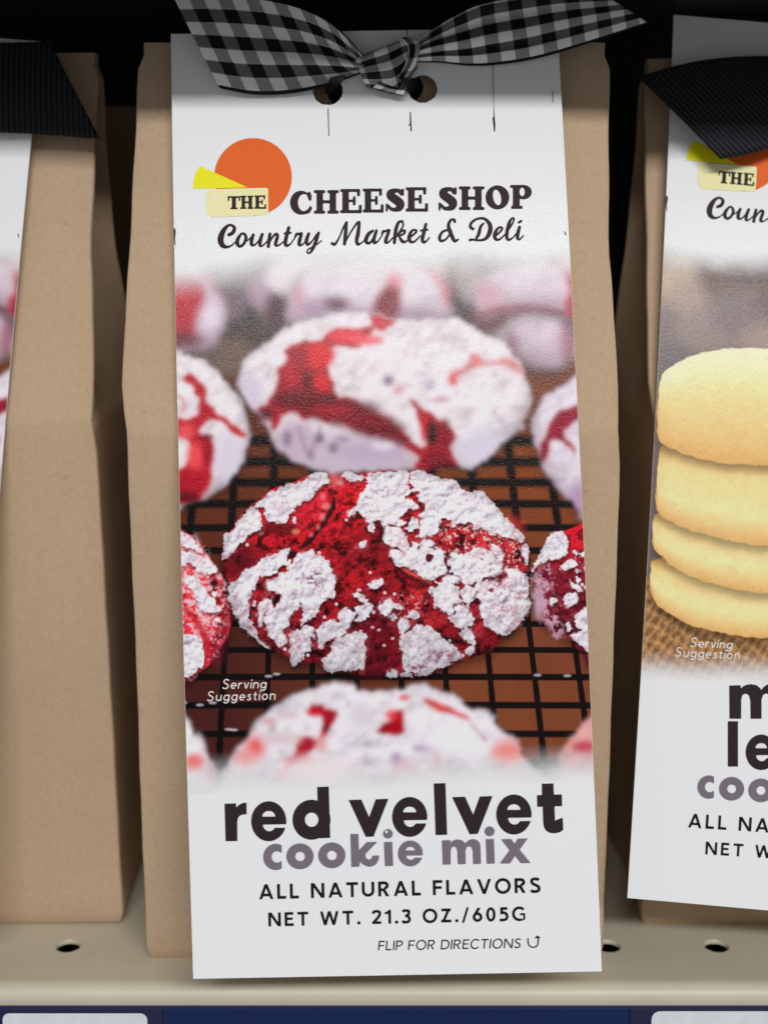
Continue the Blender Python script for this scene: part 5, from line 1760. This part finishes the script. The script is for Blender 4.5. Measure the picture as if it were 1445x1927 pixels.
# middle package
pkg = empty("cookie_mix_package", PKG, "kraft bag with a red velvet cookie mix card and a black and white gingham bow", "cookie mix", "bags of cookie mix on the shelf")
bag = build_bag(pkg, 1)
card = build_card(FC, pkg)
picture_patch("cookie_picture", card, RED_PRINT, *red_box)
print_common(card)
flat_print("lettering", *name_black(), FC, INK_CHAR, card, 0.1)
flat_print("lettering", *name_grey(), FC, INK_GREY, card, 0.14)
SMALL = [("ALL NATURAL FLAVORS", (488, 1692.3), (1017, 1679.5), 28.2, .195, 0, INK_BLACK), ("NET WT. 21.3 OZ./605G", (505.5, 1743.3), (988.5, 1732.2), 26.2, .195, 0, INK_BLACK),
         ("FLIP FOR DIRECTIONS", (711, 1788.5), (979, 1783.8), 18.2, .135, .13, INK_BLACK)]
for text, p0, p1, cap, wt, sk, mt in SMALL:
    flat_print("lettering", *sans_line(text, p0, p1, cap, wt, sk), FC, mt, card, 0.1)
for text, p0, p1, cap in (("Serving", (418, 1296.5), (501, 1295), 18.5), ("Suggestion", (389.5, 1319.5), (518, 1316.5), 18.5)):
    flat_print("lettering", *sans_line(text, p0, p1, cap, .115, .16, .55), FC, INK_PALE, card, 0.12)
A4 = Traced(750, 1640, 4.817)
arrow = [[A4.stroke([(1170, 607, 6), (1172, 645, 6), (1185, 673, 6), (1212, 686, 6), (1242, 680, 6), (1260, 655, 6), (1264, 610, 6)]), A4.poly([(1228, 605), (1255, 577), (1288, 603)])]]
flat_print("arrow_symbol", *px_mesh(arrow, .5), FC, INK_BLACK, card, 0.1)

rib = bpy.data.objects.new("ribbon", None)
COL.objects.link(rib)
rib.parent = pkg
PER = 5.9


def fold_l(u, v):            # u=0 at the cut end, 1 at the knot
    k = u ** 1.5
    return 1.2 * math.sin(v * math.pi) * (1 - u) * .6 + k * 1.1 * math.sin(v * 11.0 + .6) + .5 * k * math.sin(v * 19 + 2) + .5 * math.sin(u * 6 + v * 3) * math.sin(math.pi * u)


strip("ribbon_tail", [(324, -12, 264.5), (400, -14, 265), (480, -8, 265.3), (560, 10, 265.5), (620, 40, 265.8), (660, 78, 266), (684, 106, 266)],
      [(414, 166, 265.2), (470, 177, 265.2), (520, 178, 265.3), (570, 172, 265.4), (620, 160, 265.6), (655, 147, 265.8), (684, 136, 265.9)], GINGHAM, rib, fold_l, PER, nu=70, nv=40)


def fold_r(u, v):            # u=0 at the knot, 1 at the cut end
    k = (1 - u) ** 1.4
    return 1.1 * math.sin(v * math.pi) * u * .6 + k * 1.0 * math.sin(v * 9.5 + 2.2) + .5 * k * math.sin(v * 17) + 1.4 * math.exp(-((v - .68 - .1 * u) / .07) ** 2) * k * -.6 + .5 * math.sin(u * 5 + 1 + v * 3) * math.sin(math.pi * u)


strip("ribbon_tail", [(786, 78, 266), (812, 58, 265.8), (850, 34, 265.6), (900, 10, 265.4), (960, -2, 265.2), (1040, -10, 265), (1138, -8, 265)],
      [(786, 116, 265.8), (830, 117.5, 265.7), (880, 123, 265.6), (930, 122, 265.5), (1000, 112, 265.4), (1080, 90, 265.2), (1219, 44, 265)], GINGHAM, rib, fold_r, PER, nu=70, nv=36, v0=.14, v1=1.0)


def fold_k(u, v):
    return 1.7 * math.sin(math.pi * v) ** .6 * math.sin(math.pi * min(1, .12 + u * .9)) ** .5 + .35 * math.sin(v * 13 + u * 3)


# knot: one turn from upper right over the front to the lower left, its end tucked to the right
strip("knot", [(668, 112, 266), (700, 98, 265), (735, 84, 264.8), (764, 74, 265), (788, 76, 266)],
      [(690, 164, 266), (718, 170, 265.2), (745, 172, 265), (766, 152, 265), (784, 128, 265.8)], GINGHAM, rib, fold_k, PER, nu=40, nv=26, v0=.05, v1=.8, u_off=.3)
strip("knot_wrap", [(770, 70, 265), (784, 76, 264.2), (789, 90, 263.8), (782, 118, 263.6), (762, 150, 264)],
      [(752, 72, 264.4), (764, 84, 263), (768, 100, 262.6), (762, 124, 262.8), (748, 148, 263.6)], GINGHAM, rib, lambda u, v: 1.0 * math.sin(math.pi * v), PER, nu=30, nv=10, v0=.3, v1=.62)
strip("ribbon_end", [(716, 150, 264.6), (740, 160, 264.4), (766, 160, 264.6)], [(700, 166, 265.2), (735, 175, 265), (758, 181, 265)], GINGHAM, rib, lambda u, v: .8 * math.sin(math.pi * v), PER, nu=20, nv=10, v0=.1, v1=.5, u_off=.2)
# black ribbon strands passing through the two holes of the card
STRAND = mat_plain("ribbon_black_side", (0.012, 0.012, 0.016), 0.5, 0.4, 0, 900, 0.4, 0.0002)
strip("ribbon_strand", [(650, 142, 264), (640, 158, 267), (634, 172, 270), (632, 186, 276)], [(622, 146, 264.5), (615, 160, 267.5), (613, 172, 271), (612, 186, 277)], STRAND, rib, lambda u, v: 1.2 * math.sin(math.pi * v), PER, nu=20, nv=10)
strip("ribbon_strand", [(760, 142, 263), (772, 146, 266), (784, 152, 270), (796, 160, 277)], [(752, 168, 263.5), (764, 172, 266), (774, 178, 270), (782, 186, 277)], STRAND, rib, lambda u, v: 1.2 * math.sin(math.pi * v), PER, nu=20, nv=10)


# neighbours: the same bag and printed card, each hanging its own way
def copy_tree(o, parent, skip=()):
    c = o.copy()
    COL.objects.link(c)
    c.parent = parent
    for ch in list(o.children):
        if ch.name.split('.')[0] not in skip:
            copy_tree(ch, c, skip)
    return c


def neighbour(loc, roll, yaw, frame, label, skip=()):
    p = empty("cookie_mix_package", loc, label, "cookie mix", "bags of cookie mix on the shelf")
    p.rotation_euler = (0, R(roll), R(yaw))
    copy_tree(bag, p)
    bpy.context.view_layer.update()
    if frame is not None:
        c = copy_tree(card, p, skip)
        c.matrix_basis = p.matrix_basis.inverted() @ frame.matrix()
    return p


left = neighbour((-112.4, 15.5, 0), -0.75, 0.0, FL, "kraft bag on the left, its red cookie card mostly cut off, plain black ribbon end")
right_skip = set()
right = neighbour((111.0, 16.0, 0), -0.7, 0.0, None, "kraft bag on the right with a pale yellow cookie card and a black ribbed ribbon")
bpy.context.view_layer.update()
card_r = card.copy()
COL.objects.link(card_r)
card_r.parent = right
card_r.matrix_basis = right.matrix_basis.inverted() @ FR.matrix()
n_let = 0
KEEP = ("cheese_wheel_emblem", "cheese_wedge_emblem", "cheese_block_emblem", "cheese_hole_emblem", "cut_mark")
for ch in list(card.children):
    st = ch.name.split('.')[0]
    top = max(v.co.y for v in ch.data.vertices) / MM
    if st in KEEP or (st == "lettering" and top > -60):
        c = ch.copy()
        COL.objects.link(c)
        c.parent = card_r
picture_patch("cookie_picture", card_r, LEMON_PRINT, *lem_box)


# product name of the right card, from the same letter shapes
def moved(prims, src, dst, k):
    """scale traced prims about src (px) and place them at dst (px)"""
    out = []
    for p in prims:
        q = np.asarray(p[1], float).copy()
        q[:, 0] = (q[:, 0] - src[0]) * k + dst[0]
        q[:, 1] = (q[:, 1] + src[1]) * k - dst[1]
        out.append((p[0], q))
    return out


m_black = [B2.poly([(430, 558), (497, 556), (498, 575), (512, 563), (532, 553), (558, 550), (590, 556), (610, 572), (617, 584), (632, 565), (652, 552), (678, 547), (706, 553), (728, 570), (738, 600), (741, 752), (676, 752), (674, 645), (668, 615), (648, 604), (628, 612), (619, 640), (619, 752), (555, 752), (553, 645), (545, 615), (527, 605), (508, 613), (500, 640), (500, 752), (432, 752)])]
l_black = [B2.poly([(380, 105), (472, 105), (472, 515), (380, 515)])]
e_b = e_glyph(B2, 0, 211, 530, 33, 314)
c_g = [B1.ell(507, 690, 101, 105), B1.ell(516, 690, 43, 46, True), B1.poly([(554, 560), (640, 560), (640, 820), (554, 820)], True), B1.poly([(515, 662), (640, 640), (640, 738), (515, 720)], True)]
o_g = [B1.ell(700, 685, 109, 103), B1.ell(701, 686, 39, 38, True)]


def src(T, x, y):
    return (T.o[0] + x / T.s, T.o[1] + y / T.s)


blk = [moved(m_black, src(B2, 430, 752), (1371, 1352.5), 1.37), moved(e_b, src(B2, 33, 530), (1478, 1357), .93),
       moved(l_black, src(B2, 380, 515), (1368.5, 1442.5), .885), moved(e_b, src(B2, 33, 530), (1402, 1449), .89), moved(m_black, src(B2, 430, 752), (1472, 1450), 1.33)]
V, F = px_mesh(blk, 0.9)
flat_print("lettering", V, F, FR, INK_CHAR, card_r, 0.1)
gry = [moved(c_g, src(B1, 406, 795), (1311.5, 1503), .89), moved(o_g, src(B1, 591, 788), (1352, 1506.5), .92), moved(o_g, src(B1, 591, 788), (1407, 1509.5), .92)]
flat_print("lettering", *px_mesh(gry, 0.8), FR, INK_GREY, card_r, 0.12)
for text, p0, p1, cap, wt, sk, mt in (("ALL NATURAL FLAVORS", (1293.5, 1557), (1805, 1590), 26.5, .185, 0, INK_BLACK), ("NET WT. ", (1326, 1607.5), (1490, 1618), 24, .185, 0, INK_BLACK)):
    flat_print("lettering", *sans_line(text.strip(), p0, p1, cap, wt, sk), FR, mt, card_r, 0.1)
for text, p0, p1, cap in (("Serving", (1296.5, 1217.5), (1376, 1221), 18), ("Suggestion", (1268, 1235.5), (1390, 1241), 18)):
    flat_print("lettering", *sans_line(text, p0, p1, cap, .115, .16, .55), FR, INK_PALE, card_r, 0.12)


def ribbon_root(parent):
    r = bpy.data.objects.new("ribbon", None)
    COL.objects.link(r)
    r.parent = parent
    return r


rib_l, rib_r = ribbon_root(left), ribbon_root(right)


def strip_world(name, *a, parent, **k):
    o = strip(name, *a, None, *k.pop('rest'), **k)
    bpy.context.view_layer.update()
    o.parent = parent
    o.matrix_parent_inverse = parent.matrix_world.inverted()
    return o


bpy.context.view_layer.update()
strip_world("ribbon_tail", [(-140, 86, 280), (-40, 82, 280), (40, 80, 280), (95, 78, 280)], [(-140, 236, 279), (-40, 247, 279), (60, 252, 279.5), (189, 262, 280)], BLACK_RIB, parent=rib_l, rest=(lambda u, v: 1.0 * math.sin(math.pi * v) + .5 * math.sin(u * 5), 24.0), nu=40, nv=16)
strip_world("ribbon_tail", [(1199, 145, 280), (1270, 124, 280), (1350, 110, 280.5), (1445, 106, 281), (1540, 112, 281)], [(1353, 299, 277), (1400, 290, 277.5), (1445, 277, 278), (1500, 256, 279), (1580, 226, 280)], BLACK_RIB, parent=rib_r, rest=(lambda u, v: 2.2 * math.sin(math.pi * v * .8 + .2) + .4 * math.sin(u * 4), 24.0), nu=50, nv=20)
strip_world("knot", [(1536, 108, 277), (1570, 100, 273), (1610, 104, 277)], [(1560, 232, 277), (1585, 240, 272), (1620, 232, 277)], BLACK_RIB, parent=rib_r, rest=(lambda u, v: 2 * math.sin(math.pi * v), 24.0), nu=20, nv=12)
strip_world("knot", [(-180, 84, 279), (-160, 80, 274), (-130, 86, 278)], [(-180, 236, 279), (-160, 244, 273), (-130, 238, 278)], BLACK_RIB, parent=rib_l, rest=(lambda u, v: 2 * math.sin(math.pi * v), 24.0), nu=20, nv=12)

# a package in the second row, glimpsed through the gap on the left
neighbour((-105, 100, 0), -.6, 2.0, None, "dark kraft bag in the second row, glimpsed between the left and the middle bag")
